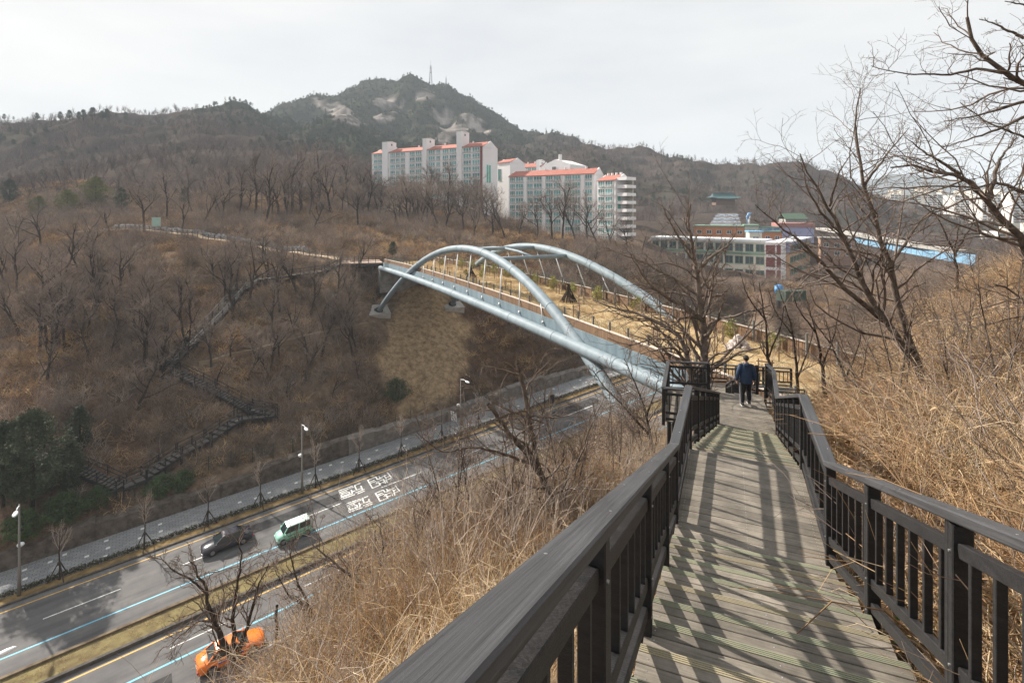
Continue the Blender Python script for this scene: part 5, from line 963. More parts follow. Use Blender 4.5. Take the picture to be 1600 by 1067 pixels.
def plainb(name, label, px0, px1, py0, py1, Y0, Y1, m, roof, nwin, depth=12, kind='plain', rz=.5, rows=1, below=4):
    A_, B_ = P(px0, py0, Y0), P(px1, py0, Y1); z1 = max(A_.z, B_.z); z0 = P(px0, py1, Y0).z - below; r_ = thing(name, label, 'building', (A_.x, A_.y, z0)); wl, u, v_ = block(r_, A_, B_, depth, z0, z1, m); A0_ = V((A_.x, A_.y, 0)); L_ = (B_.xy - A_.xy).length
    block(r_, A0_ - v_ * .4 - u * .4, A0_ + u * (L_ + .4) - v_ * .4, depth + .8, z1 + .01, z1 + rz, roof, 'roof')
    for j in range(rows):
        for k in range(nwin): window(r_, A0_, u, L_ * (k + .25) / nwin, z1 - (j + 1) * 3.2, L_ / nwin * .5, 1.6, kind, .06)
    return r_, A0_, u, v_, L_, z0, z1
plainb('brick_building', 'orange brick school hall with a green roof edge', 1085, 1164, 354.5, 374, 235, 225, M_ORG, M_GTRIM, 5); plainb('brick_building', 'low orange brick link right of the cream roof hut', 1192, 1222, 363, 374, 222, 220, M_ORG, M_GTRIM, 2)
plainb('pale_building', 'pale green end block beside the orange hall', 1164, 1186, 353, 374, 224, 222, mat('pale_green', (0.42, 0.47, 0.42), .8), M_GTRIM, 1); plainb('roof_hut', 'cream hut with a blue roof on the school', 1171, 1191, 363, 376, 196, 195, M_CREAM, M_BLUR, 1, 6)
plainb('school_hall', 'lavender hall with a dull red roof behind the school', 1218, 1272, 355, 372, 240, 236, M_LAV, mat('dull_red_roof', (0.34, 0.16, 0.14), .8), 0, 16, rz=1.8); plainb('brick_house', 'brown brick house right of the school wing', 1282, 1335, 374, 398, 205, 200, mat('brown_brick', (0.30, 0.19, 0.14), .9, (0.36, 0.24, 0.18), 2), M_CONCD, 3, 10, rows=2)
plainb('mural_wall', 'blue painted mural wall on the school roof terrace', 1186, 1218, 356, 365, 226, 226, mat('mural_blue', (0.16, 0.25, 0.45), .8, (0.40, 0.47, 0.55), .35, ramp=(.45, .55)), M_GTRIM, 0, .6)
# slope wall with painted waves
wv = thing('wave_wall', 'concrete slope wall painted with wavy blue bands behind the school', 'wall', P(1105, 352, 262)); a, b, c, d = P(1104, 356, 255), P(1160, 356, 250), P(1152, 333, 285), P(1122, 333, 288); mb = MB(); mb.loft([[a, b, c, d], [q + V((0, 3, -2)) for q in (a, b, c, d)]]); mb.build('slope_face', mat('slope_concrete', (0.13, 0.128, 0.12), .9, (0.18, 0.175, 0.165), .3), wv)
for k in range(4):
    t = (k + .6) / 4.4; p, q = lerp(a, d, t), lerp(b, c, t); n_ = (b - a).cross(d - a).normalized(); n_ = n_ if n_.z > 0 else -n_; mb = MB()
    pp = [lerp(p, q, j / 16) + (d - a).normalized() * (1.6 * math.sin(j * 1.1 + k)) + n_ * .12 for j in range(17)]
    for j in range(16): mb.beam(pp[j], pp[j + 1], 1.3, .1, up=n_)
    mb.build('painted_wave', mat('wave_paint', (0.20, 0.25, 0.36), .8), wv)
tm = thing('temple_hall', 'temple hall with a teal tiled roof on the far wooded slope', 'building', P(1130, 318, 330)); q = P(1130, 318, 330); mb = MB(); mb.box((q.x, q.y, q.z + 1), (12, 7, 4)); mb.build('wall', mat('temple_timber', (0.16, 0.10, 0.075), .8), tm)
M_TROOF = mat('teal_roof_tiles', (0.045, 0.10, 0.105), .8); zc = q.z + 3; mb = MB(); secs = []
for x, e in ((-9.5, .9), (-6, .2), (0, 0), (6, .2), (9.5, .9)): secs.append([V((q.x + x, q.y - 6, zc + e)), V((q.x + x * .8, q.y - 2.4, zc + 1.6)), V((q.x + x * .72, q.y, zc + 3.6)), V((q.x + x * .8, q.y + 2.4, zc + 1.6)), V((q.x + x, q.y + 6, zc + e)), V((q.x + x * .9, q.y, zc - .2))])
mb.loft(secs); mb.build('roof', M_TROOF, tm); mb = MB(); mb.beam(V((q.x - 6.8, q.y, zc + 3.7)), V((q.x + 6.8, q.y, zc + 3.7)), .6, .5); mb.build('ridge', M_TROOF, tm)
sg = thing('curved_sign', 'tall curved blue and white sign post behind the school', 'sign', P(1170, 352, 240)); mb = MB(); mb.tube([P(1169, 352, 240), P(1169, 344, 240), P(1167.5, 339, 240), P(1170, 334, 240), P(1174, 333, 240)], [.5, .5, .6, .7, .3], 8); mb.build('post', mat('sign_blue', (0.2, 0.36, 0.6), .5), sg, True); mb = MB(); mb.tube([P(1170.5, 352, 239.4), P(1170.5, 342, 239.4), P(1172, 337, 239.4)], [.35, .4, .2], 6); mb.build('white_edge', M_BW, sg, True)
gt = thing('green_gable_shed', 'earth bank shelter with a green ridged roof right of the school', 'shed', P(1240, 345, 275)); q = P(1238, 345, 275); mb = MB(); mb.box((q.x, q.y, q.z - 1.5), (11, 7, 5)); mb.build('wall', M_CONC, gt); gable(gt, (q.x - 6, q.y - 4), (q.x + 6, q.y - 4), 8, q.z + 1.1, 3, mat('green_sheet_roof', (0.085, 0.14, 0.09), .8))
# blue hoarding
hp = [P(1290, 360, 200), P(1335, 367, 172), P(1400, 379, 152), P(1460, 389, 137), P(1524, 399, 126)]; hd = thing('blue_hoarding', 'long bright blue site hoarding on the right beyond the trees', 'fence', hp[0]); M_HOARD = mat('hoarding_blue', (0.16, 0.33, 0.50), .7, (0.22, 0.38, 0.53), .4, rand=.1)
for i in range(1, 4):
    p, q = hp[i], hp[i + 1]; n_ = 7
    for k in range(n_):
        a, b = lerp(p, q, (k + .02) / n_), lerp(p, q, (k + .98) / n_); mb = MB(); mb.beam(a + V((0, 0, -1.2)), b + V((0, 0, -1.2)), .08, 2.6); mb.build('panel', M_HOARD, hd); MB().beam(a + V((0, .15, -3)), a + V((0, .15, .6)), .1, .1).build('stake', M_POST, hd)
wt = MB()
for i in range(4): wt.beam(hp[i] + V((1, 5, .5)), hp[i + 1] + V((1, 5, .5)), 3.5, .9)
setp(wt.build('pale_wall', M_CONC), 'pale concrete wall top running behind the blue hoarding', 'wall')
# yard in the valley
yd = thing('green_container', 'green site container in the valley right of the bridge', 'container', P(1236, 470, 100)); q = P(1236, 466, 100); mb = MB(); mb.box((q.x, q.y, q.z + .6), (5, 2.4, 2.0), .3); mb.build('body', mat('container_green', (0.035, 0.055, 0.042), .6, (0.05, 0.072, 0.056), 1), yd); mb = MB()
for k in range(12): mb.box((q.x - 2.25 * math.cos(.3) + .41 * k * math.cos(.3) + 1.22 * math.sin(.3), q.y - 2.25 * math.sin(.3) + .41 * k * math.sin(.3) - 1.22 * math.cos(.3), q.z + .6), (.08, .1, 1.8), .3)
mb.build('ribs', mat('container_green_edge', (0.05, 0.12, 0.08), .6), yd)
tk = thing('water_tank', 'small blue water tank above the green container', 'tank', P(1216, 462, 103)); q = P(1217, 458, 103); MB().cyl((q.x, q.y, q.z), .8, 1.5, 16).build('barrel', mat('tank_blue', (0.08, 0.25, 0.5), .5), tk, True); MB().cyl((q.x, q.y, q.z + 1.5), .75, .25, 16, r2=.3).build('lid', MATS['tank_blue'], tk); MB().cyl((q.x, q.y, q.z - 3), .5, 3, 8).build('stand', M_DARK, tk)
# pavilion above the footpath
q = hit(478, 312, 100); pv_ = thing('pavilion', 'small wooden pavilion with a grey tiled roof above the footpath', 'pavilion', q); M_PW = mat('pavilion_wood', (0.28, 0.17, 0.09), .8); M_TILE = mat('grey_roof_tile', (0.10, 0.11, 0.12), .8, (0.16, 0.17, 0.18), 3)
MB().box((q.x, q.y, q.z + 1.0), (4.6, 4.6, .3)).build('floor', M_PW, pv_)
for sx in (-1, 1):
    for sy in (-1, 1): MB().cyl((q.x + sx * 2, q.y + sy * 2, q.z - .5), .16, 5.0, 8).build('column', M_PW, pv_)
for a, b in (((-2, -2), (2, -2)), ((2, -2), (2, 2)), ((2, 2), (-2, 2)), ((-2, 2), (-2, -2))): MB().beam(V((q.x + a[0], q.y + a[1], q.z + 1.9)), V((q.x + b[0], q.y + b[1], q.z + 1.9)), .1, .5).build('balustrade', M_PW, pv_)
mb = MB(); zc = q.z + 4.4; ring = []
for r_, h_, up_ in ((3.6, 0, .7), (2.2, .75, .15), (.9, 1.7, 0), (.15, 2.5, 0)):
    ring.append([V((q.x + r_ * x, q.y + r_ * y, zc + h_ + (up_ if abs(x) == abs(y) == 1 else 0))) for x, y in ((-1, -1), (0, -1.0), (1, -1), (1.0, 0), (1, 1), (0, 1.0), (-1, 1), (-1.0, 0))])
mb.loft(ring); mb.build('roof', M_TILE, pv_); MB().blob((q.x, q.y, zc + 2.7), .3).build('finial', M_TILE, pv_)
# masts on the summit
for px_, top, bot, Y, lb in [(673, 95, 132, 785, 'lattice radio mast on the mountain top, taller one'), (697, 118, 137, 780, 'thin radio mast right of the taller one')]:
    p0 = P(px_, bot, Y); p1 = P(px_, top, Y); m_ = thing('radio_mast', lb, 'mast', p0); H = p1.z - p0.z; mb = MB(); w_ = 2.2 if px_ < 690 else 1.0
    for sx, sy in ((-1, -1), (1, -1), (1, 1), (-1, 1)): mb.tube([p0 + V((sx * w_, sy * w_, -3)), p0 + V((sx * w_ * .3, sy * w_ * .3, H * .8))], .22, 4)
    mb.build('legs', M_POST, m_); mb = MB()
    for k in range(9):
        z = H * .8 * k / 9; s = w_ * (1 - .7 * k / 9); z2 = H * .8 * (k + 1) / 9; s2 = w_ * (1 - .7 * (k + 1) / 9)
        for (ax, ay), (bx_, by_) in (((-1, -1), (1, -1)), ((1, -1), (1, 1)), ((1, 1), (-1, 1)), ((-1, 1), (-1, -1))): mb.tube([p0 + V((ax * s, ay * s, z)), p0 + V((bx_ * s2, by_ * s2, z2))], .13, 3)
    mb.build('lattice', M_POST, m_)
    if px_ < 690:
        for z in (.5, .68): MB().cyl(p0 + V((0, 0, H * z)), 1.7, .5, 10).build('antenna_ring', mat('mast_red', (0.35, 0.12, 0.1), .6), m_)
    MB().tube([p0 + V((0, 0, H * .8)), p1], .2, 5).build('spire', M_POST, m_)
# ------------------------------------------------------------------ along the far pavement
rw = thing('retaining_wall', 'low rough stone retaining wall behind the far pavement', 'wall', road_pt(20, 72.6)); M_RW = mat('dark_rubble', (0.075, 0.062, 0.052), .95, (0.16, 0.135, 0.115), 1.3, bump=.9, bscale=3)
M_RWP = mat('pale_rubble', (0.12, 0.108, 0.096), .95, (0.23, 0.21, 0.19), 1.1, bump=.9, bscale=3)
rgw = random.Random(3)
for k in range(46):
    a0, a1 = -60 + k * 4, -56 + k * 4; h0 = 1.5 + .35 * math.sin(k * .7) + (.4 if 12 < k < 30 else 0); mb = MB(); secs = []
    for j in range(5):
        a = a0 + j; jt = rgw.uniform(-.1, .1); secs.append([road_pt(a, 72.35 + jt, -.2), road_pt(a, 72.55 + jt, h0 + rgw.uniform(-.15, .15)), road_pt(a, 73.6, h0 + .25), road_pt(a, 73.6, -.2)])
    mb.loft(secs); mb.build('wall_section', M_RWP if k > 20 else M_RW, rw)
fn = thing('wire_fence', 'dark green wire fence on posts above the retaining wall', 'fence', road_pt(20, 74)); M_FN = mat('fence_green', (0.045, 0.06, 0.05), .6); gpr = None
for k in range(44):
    a = -18 + k * 2.5; x, y = road_xy(a, 74.6); z = gz(x, y); p = V((x, y, z)); MB().beam(p - V((0, 0, .3)), p + V((0, 0, 2.0)), .09, .09).build('post', M_FN, fn)
    if gpr is not None:
        mb = MB()
        for h_ in (.25, .7, 1.15, 1.6, 1.95): mb.tube([gpr + V((0, 0, h_)), p + V((0, 0, h_))], .018, 3)
        for j in range(1, 10): q = lerp(gpr, p, j / 10); mb.tube([q + V((0, 0, .2)), q + V((0, 0, 1.95))], .009, 3)
        mb.build('wire_mesh', M_FN, fn)
    gpr = p
# clipped low hedge between pavement and verge
hd_ = thing('low_hedge', 'low dark clipped hedge along the road side of the far pavement', 'hedge', road_pt(20, 67.4)); M_HEDGE = mat('hedge_leaf', (0.045, 0.042, 0.022), .9, (0.09, 0.08, 0.04), 5, rand=.2)
rgh = np.random.RandomState(8)
hm_ = []
for v_ in range(3):
    n = 900; c = np.stack([rgh.uniform(-2.6, 2.6, n), rgh.normal(size=n) * .12, rgh.uniform(.0, .42, n)], 1); d = unit(rgh.normal(size=(n, 3)) + np.array([0, 0, .4])); s = unit(np.cross(d, rgh.normal(size=(n, 3)))); vv = np.stack([c - s * .05, c + s * .05, c + d * .16], 1).reshape(-1, 3); hm_.append(arr_mesh('hedge_section', [(vv, np.arange(n * 3).reshape(-1, 3))], M_HEDGE, False))
for k in range(34):
    o = link('hedge_section', hm_[k % 3], hd_); o.location = road_pt(-60 + k * 5.3, 67.45, .1) - Vector(hd_.location); o.rotation_euler = (0, -math.atan(RSL), math.atan2(RA.y, RA.x))
h2 = thing('hedge', 'clipped green hedge behind the pavement at the left edge', 'hedge', road_pt(-35, 71.6)); mb = [];
n = 9000; c = np.stack([rgh.uniform(-13, 13, n), rgh.normal(size=n) * .3, rgh.uniform(0, .95, n)], 1); d = unit(rgh.normal(size=(n, 3)) + np.array([0, 0, .4])); s = unit(np.cross(d, rgh.normal(size=(n, 3)))); vv = np.stack([c - s * .07, c + s * .07, c + d * .22], 1).reshape(-1, 3)
o = link('foliage', arr_mesh('foliage', [(vv, np.arange(n * 3).reshape(-1, 3))], M_LEAF, False), h2); o.rotation_euler = (0, -math.atan(RSL), math.atan2(RA.y, RA.x)); MB().box((0, 0, .25), (25.5, .5, .5)).build('stems', M_BRUSH, o, world=False)
# street trees with tripod stakes
ST = []
for i in range(3):
    rg_s = np.random.RandomState(400 + i); tp_ = np.array([[[0, 0, 0], [.02, .01, 1.2], [-.02, .03, 2.4], [.03, 0, 3.4], [0, .02, 4.4]]]); tr_r = np.array([[.075, .06, .05, .035, .012]])
    l1, r1 = kids(tp_, tr_r, 13, .42, .42, 38, 5, .22, .07, rg_s, .5, .4, .012); l2, r2 = kids(l1, r1, 5, .2, .5, 30, 4, .15, .12, rg_s, .6, .5, .009); l3, r3 = kids(l2, r2, 3, .2, .6, 28, 3, .1, .12, rg_s, .7, .6, .007)
    ST.append((arr_mesh('trunk', [tubes(tp_, tr_r, 7)], M_BARK), arr_mesh('crown', [tubes(l1, r1, 4), tubes(l2, r2, 3), tubes(l3, r3, 3)], M_BRUSHG)))
mb = MB()
for k in range(3): a = k * 2.094 + .4; mb.tube([(math.cos(a) * .85, math.sin(a) * .85, -.05), (math.cos(a) * .06, math.sin(a) * .06, 1.55)], .045, 6)
mb.tube([(.12 * math.cos(a), .12 * math.sin(a), 1.35) for a in np.linspace(0, 6.28, 9)], .03, 4); STK = mb.mesh('stakes', M_BARK)
ords = ['first', 'second', 'third', 'fourth', 'fifth', 'sixth', 'seventh', 'eighth', 'ninth']
for i, px_ in enumerate([93, 226, 325, 407, 493, 561, 627, 690, 748]):
    k = (px_ - 800) / FPX; Y = 67.0 / (RB.x * k + RB.y); a = (RA.x * k + RA.y) * Y; p = road_pt(a, 67.0, .1); t_ = thing('street_tree', 'staked young bare street tree on the verge, %s from the left' % ords[i], 'tree', p, 'staked street trees', rnd.uniform(0, 6)); tm_, cm_ = ST[i % 3]; link('trunk', tm_, t_); link('crown', cm_, t_); link('stakes', STK, t_); t_.scale = (1.12,) * 3
# lamp posts
M_POLE = mat('lamp_pole_grey', (0.17, 0.155, 0.135), .5, rand=.05); M_HEADL = mat('lamp_head_white', (0.70, 0.72, 0.74), .35)
def lamp(base, ang, label, H=8.6, low=True):
    t_ = thing('street_lamp', label, 'street lamp', base); d = V((math.cos(ang), math.sin(ang), 0)); up = V((0, 0, 1)); MB().tube([base - up * .1, base + up * 2.5, base + up * 2.55, base + up * H], [.16, .14, .10, .075], 10).build('pole', M_POLE, t_, True)
    MB().tube([base + up * (H - .12), base + up * (H + .1) + d * .9, base + up * (H + .05) + d * 1.5], [.05, .045, .04], 8).build('arm', M_HEADL, t_, True)
    secs = []
    for s, w_, h_ in ((1.35, .06, .05), (1.6, .17, .11), (2.0, .22, .13), (2.35, .15, .09), (2.5, .04, .03)):
        c = base + up * (H + .03) + d * s; n_ = V((-d.y, d.x, 0)); secs.append([c + n_ * w_ * math.cos(a) + up * h_ * math.sin(a) for a in np.linspace(0, 2 * math.pi, 10, endpoint=False)])
    MB().loft(secs).build('lamp_head', M_HEADL, t_, True)
    if low: 
        o = MB().tube([base + up * 4.3, base + up * 4.45 - d * .55], .04, 6).build('side_arm', M_POLE, t_); MB().blob(base + up * 4.42 - d * .75, (.3, .3, .2), 10, 6).build('lamp_globe', M_HEADL, o, True)
    return t_
def rpt(px_, b, dz=.1): k = (px_ - 800) / FPX; Y = b / (RB.x * k + RB.y); return road_pt((RA.x * k + RA.y) * Y, b, dz)
angr = math.atan2(-RB.y, -RB.x)
lamp(rpt(30, 66.8), angr, 'tall street lamp on the verge at the left edge'); lamp(rpt(472, 66.8), angr, 'tall street lamp on the verge beside the road lettering'); lamp(rpt(720, 66.8), angr, 'tall street lamp on the verge below the bare earth slope')
q = P(26, 1010, 32.5); lamp(V((q.x - 1.6, q.y - 1.9, q.z - 8.6)), math.atan2(1.9, 1.6), 'white street lamp head at the bottom left corner', 8.6, False)
sp = rpt(703, 66.7); t_ = thing('sign_pole', 'thin pole with white sign plates beside the verge lamp', 'sign', sp); MB().tube([sp, sp + V((0, 0, 4.6))], .06, 8).build('pole', M_POLE, t_); mb = MB()
for j in range(3): mb.beam(sp + V((.2 + .32 * j, -.1, 4.4 - .1 * j)), sp + V((.35 + .32 * j, -.15, 3.0 - .1 * j)), .22, .03)
mb.build('plates', M_HEADL, t_)
sp = rpt(862, 66.9); t_ = thing('utility_box', 'small dark utility cabinet at the edge of the far pavement', 'cabinet', sp); MB().beam(sp, sp + V((0, 0, 1.5)), .9, .7, .03).build('cabinet', M_DARK, t_); MB().beam(sp + V((0, 0, 1.5)), sp + V((0, 0, 1.58)), 1.0, .8).build('lid', M_POLE, t_)
sp = rpt(937, 66.6); t_ = thing('round_sign', 'round blue road sign beside the near arch leg', 'sign', sp); MB().tube([sp, sp + V((0, 0, 2.9))], .05, 8).build('pole', M_POLE, t_); dd = V((.3, -.95, 0)).normalized(); c = sp + V((0, 0, 2.6)); MB().tube([c, c + dd * .06], .5, 20).build('disc', mat('sign_disc_blue', (0.02, 0.20, 0.50), .4), t_)

# ------------------------------------------------------------------ footpath, stone edging, far boardwalk
M_PATH = mat('pale_footpath', (0.46, 0.35, 0.25), .95, (0.56, 0.45, 0.33), 1.5)
def ribbon(name, pl, wd, m, label, dz=.15):
    mb = MB(); n = 60; q = rs(pl, n)
    for i in range(n):
        d = q[min(i + 1, n - 1)] - q[max(i - 1, 0)]; d = d / np.linalg.norm(d); s = np.array([d[1], -d[0], 0]) * wd / 2; zz = max(gz(q[i, 0] + s[0] * f, q[i, 1] + s[1] * f) for f in (-1, 0, 1)) + dz
        for f in (-1, 1): mb.v.append((q[i, 0] + s[0] * f, q[i, 1] + s[1] * f, zz)); mb.n += 1
        for f in (-1, 1): mb.v.append((q[i, 0] + s[0] * f * 1.1, q[i, 1] + s[1] * f * 1.1, zz - 1.2)); mb.n += 1
        if i: b = 4 * (i - 1); mb.f += [(b, b + 4, b + 5, b + 1), (b + 2, b + 6, b + 4, b), (b + 1, b + 5, b + 7, b + 3)]; mb.m += [0] * 3
    o = mb.build(name, m); setp(o, label, 'path', kind='structure'); return np.array(mb.v).reshape(n, 4, 3)
pv1 = ribbon('footpath', PATH, 2.0, M_PATH, 'pale footpath across the far hillside'); ribbon('trail', PATH2, .8, mat('trail_soil', (0.26, 0.20, 0.14), .95), 'narrow trail below the bridge end', .08)
sw = thing('stone_edging', 'row of grey boulders along the upper side of the footpath', 'stone wall', tuple(pv1[20, 0])); M_BOUL = mat('grey_boulder', (0.17, 0.17, 0.175), .9, (0.30, 0.30, 0.30), 1.5, rand=.25, bump=.5)
BO = []
for i in range(5): mb = MB(); mb.blob((0, 0, 0), (.55, .45, .42), 7, 5, jit=.22, rg=random.Random(i)); BO.append(mb.mesh('boulder', M_BOUL))
rb = random.Random(4); tops = rs([tuple(p) for p in pv1[:, 0]], 300) if gz(*pv1[30, 0, :2]) > gz(*pv1[30, 1, :2]) else rs([tuple(p) for p in pv1[:, 1]], 300)
for i in range(28, 262):
    p = tops[i]; o = link('boulder', BO[i % 5], sw); k = rb.uniform(.5, 1.05); up_ = .2 + (.5 if i % 2 else 0); o.location = V((p[0] + rb.uniform(-.2, .2), p[1] + .7 + rb.uniform(-.2, .3), p[2] + up_)) - Vector(sw.location); o.rotation_euler = (rb.uniform(0, 3), rb.uniform(0, 3), rb.uniform(0, 6)); o.scale = (k, k, k)
fr = thing('path_railing', 'dark post railing along the lower side of the footpath', 'railing', tuple(pv1[20, 1])); lows = rs([tuple(p) for p in pv1[:, 1]], 46) if gz(*pv1[30, 0, :2]) > gz(*pv1[30, 1, :2]) else rs([tuple(p) for p in pv1[:, 0]], 46)
for i in range(6, 46):
    p = V(lows[i]); MB().beam(p - V((0, 0, .3)), p + V((0, 0, 1.1)), .12, .12).build('post', M_DARK, fr)
    if i > 6: MB().tube([V(lows[i - 1]) + V((0, 0, 1.0)), p + V((0, 0, 1.0))], .03, 4).build('rope', M_DARK, fr); MB().tube([V(lows[i - 1]) + V((0, 0, .55)), p + V((0, 0, .55))], .03, 4).build('rope', M_DARK, fr)
M_FDK = mat('grey_far_boards', (0.085, 0.076, 0.068), .8, (0.14, 0.125, 0.112), 2)
def boardwalk(name, label, pl, wd=1.7, lift=.6):
    pl = [V((p.x, p.y, gz(p.x, p.y) + lift)) for p in pl]; root = thing(name, label, 'stairs', pl[0]); tm_ = None
    for i in range(len(pl) - 1):
        p, q = pl[i], pl[i + 1]; h = V((q.x - p.x, q.y - p.y, 0)); L_ = h.length; d = h.normalized(); n_ = V((d.y, -d.x, 0)); sl = (q.z - p.z) / max(L_, .1); up = V((0, 0, 1))
        nst = max(1, round(abs(q.z - p.z) / .19)) if abs(sl) > .18 else max(1, round(L_ / 1.2))
        for k in range(nst):
            a, b = lerp(p, q, (k + .04) / nst), lerp(p, q, (k + .92) / nst); zz = (a.z + b.z) / 2; MB().beam(V((a.x, a.y, zz)), V((b.x, b.y, zz)), wd, .08).build('tread', M_FDK, root)
        for s in (-1, 1):
            MB().beam(p + n_ * s * wd / 2 - up * .2, q + n_ * s * wd / 2 - up * .2, .1, .28).build('stringer', M_DARK, root)
            for h_ in (.55, 1.05): MB().beam(p + n_ * s * wd / 2 + up * h_, q + n_ * s * wd / 2 + up * h_, .07, .07).build('rail', M_DARK, root)
            np_ = max(1, round(L_ / 1.9))
            for k in range(np_ + 1): c = lerp(p, q, k / np_) + n_ * s * wd / 2; MB().beam(V((c.x, c.y, min(gz(c.x, c.y) - .2, c.z - .3))), c + up * 1.12, .11, .11).build('post', M_DARK, root)
boardwalk('hillside_boardwalk', 'grey boardwalk and steps descending left from the viewing deck', FST); boardwalk('hillside_steps', 'dark zigzag wooden steps on the lower bank down to the pavement', FST2, 1.6)
up_ = thing('wooden_utility_pole', 'tall grey pole among the trees left of the white flats', 'pole', hit(409, 345, 100)); q = Vector(up_.location); MB().tube([q - V((0, 0, .5)), q + V((0, 0, 18))], [.2, .12], 8).build('shaft', M_POLE, up_); MB().beam(q + V((-.8, 0, 17)), q + V((.8, 0, 17)), .1, .1).build('crossarm', M_POLE, up_)
nb_ = thing('notice_board', 'pale green notice board at the bend of the footpath', 'sign', hit(244, 361, 90)); q = Vector(nb_.location); MB().box((q.x, q.y, q.z + 2.4), (2.2, .12, 2.2)).build('panel', mat('notice_green', (0.35, 0.5, 0.45), .7), nb_); mb = MB()
for s in (-1, 1): mb.beam(q + V((s * .9, .1, -.3)), q + V((s * .9, .1, 3.4)), .12, .12)
mb.build('legs', M_POLE, nb_)

# ------------------------------------------------------------------ on the bridge deck
def brush_plant(t, n_, H, m_, label, name='shrub', seed=0):
    z = meadow_z(t, n_); p = BP(t, n_, z); r_ = thing(name, label, 'shrub', p, 'yellow-green shrubs on the bridge'); link('stems', SHS, r_).scale = (H, H, H); link('foliage', SHF, r_).scale = (H, H, H); r_.rotation_euler = (0, 0, seed)
M_YG = mat('yellow_green_leaf', (0.30, 0.27, 0.06), .8, (0.20, 0.21, 0.06), 4, rand=.3)
SHF = leafy(700, 1.0, .5, 60, M_YG, .16, .15, 10, .5); SHS = smesh('stems', M_BRUSH, 71, 14, .9, .06, 4, .1, .15, .012, .4)
i = 0
for t, n_, H in [(-34, 4.2, 1.2), (-30.5, 4.0, 1.4), (-27, 4.3, 1.1), (-20, 4.2, 1.3), (-14, 4.1, 1.5), (-9, 4.2, 1.3), (-5, 4.0, 1.5), (0, 4.2, 1.3), (4, 4.1, 1.6), (8, 4.2, 1.4), (12, 4.0, 1.5), (16, 4.2, 1.5), (21, 4.0, 1.4), (26, 3.9, 1.5), (9, .5, 1.0), (12, -.6, .9), (31, 2, 1.2)]:
    brush_plant(t, n_, H, None, ('yellow-green shrub by the right parapet of the bridge, %s from the near end' if n_ > 2.5 else 'yellow-green shrub in the middle of the bridge meadow, %s of three') % ordw(i if n_ > 2.5 else i - 14), 'deck_shrub', i); i += 1
SAP = [smesh('stem', M_BRUSHG, 81, 3, 2.4, .03, 5, .1, .08, .02, .12, 5), smesh('stem', M_BRUSH, 82, 4, 2.0, .04, 5, .1, .1, .018, .16, 5)]
mb = MB()
for s in (-.35, .35): mb.beam((s, 0, -.1), (s, 0, 1.15), .07, .07)
mb.beam((-.45, 0, 1.0), (.45, 0, 1.0), .06, .06); FRM = mb.mesh('support_frame', mat('stake_wood', (0.22, 0.15, 0.10), .9))
for j, (t, n_) in enumerate([(-33, -.5), (-31, 2.4), (-29.5, -2.2), (-26, 1.0), (-22, 3.0), (-20, -2.6), (-16, .6), (-12, -2.8), (-9, 2.2), (-4, -1.5), (-1, 2.6), (3, -2.8), (6, 1.6), (11, 2.4), (15, -2.0), (19, 1.2), (24, -1.0), (28, 2.0), (-36, 1.5), (-38, -1.8)]):
    r_ = thing('staked_sapling', 'thin bare sapling tied to a wooden frame on the bridge, %s from the near end' % ordw(sorted([-33, -31, -29.5, -26, -22, -20, -16, -12, -9, -4, -1, 3, 6, 11, 15, 19, 24, 28, -36, -38]).index(t)), 'sapling', BP(t, n_, meadow_z(t, n_)), 'staked saplings on the bridge', rnd.uniform(0, 3)); link('stem', SAP[j % 2], r_); link('support_frame', FRM, r_)
tp = thing('branch_pile', 'dark tepee of stacked branches on the bridge meadow', 'branch pile', BP(-14, .4, meadow_z(-14, .4)))
for k in range(34): a = k * 2.4; r_ = rnd.uniform(.7, 1.05); o = MB().tube([(math.cos(a) * r_, math.sin(a) * r_, -.1), (math.cos(a + 2.8) * .2, math.sin(a + 2.8) * .2, rnd.uniform(1.4, 2.1))], [.05, .025], 5).build('branch', M_BARK, tp, world=False)
tp2 = thing('branch_pile', 'smaller branch tepee further along the bridge meadow', 'branch pile', BP(9.5, -.8, meadow_z(9.5, -.8)))
for k in range(22): a = k * 2.4; r_ = rnd.uniform(.6, .9); MB().tube([(math.cos(a) * r_, math.sin(a) * r_, -.1), (math.cos(a + 2.8) * .2, math.sin(a + 2.8) * .2, rnd.uniform(1.2, 1.8))], [.05, .025], 5).build('branch', M_BARK, tp2, world=False)
q = BP(-33, 2.0, meadow_z(-33, 2.0)); sp_ = thing('stone_pile', 'conical heap of pale stones on the bridge meadow', 'stone pile', q); M_ST = mat('pale_stone', (0.38, 0.33, 0.30), .9, (0.50, 0.45, 0.42), 3, rand=.25); SB = []
for i in range(4): mb = MB(); mb.blob((0, 0, 0), (.2, .17, .14), 6, 4, jit=.2, rg=random.Random(20 + i)); SB.append(mb.mesh('stone', M_ST))
for k in range(130):
    h_ = rnd.random() ** 1.6; r_ = .72 * (1 - h_) + .03; a = rnd.uniform(0, 6.28); o = link('stone', SB[k % 4], sp_); o.location = (math.cos(a) * r_, math.sin(a) * r_, h_ * .85); o.rotation_euler = (a, h_ * 7, a * 2)
wk = P(803, 441, 70)

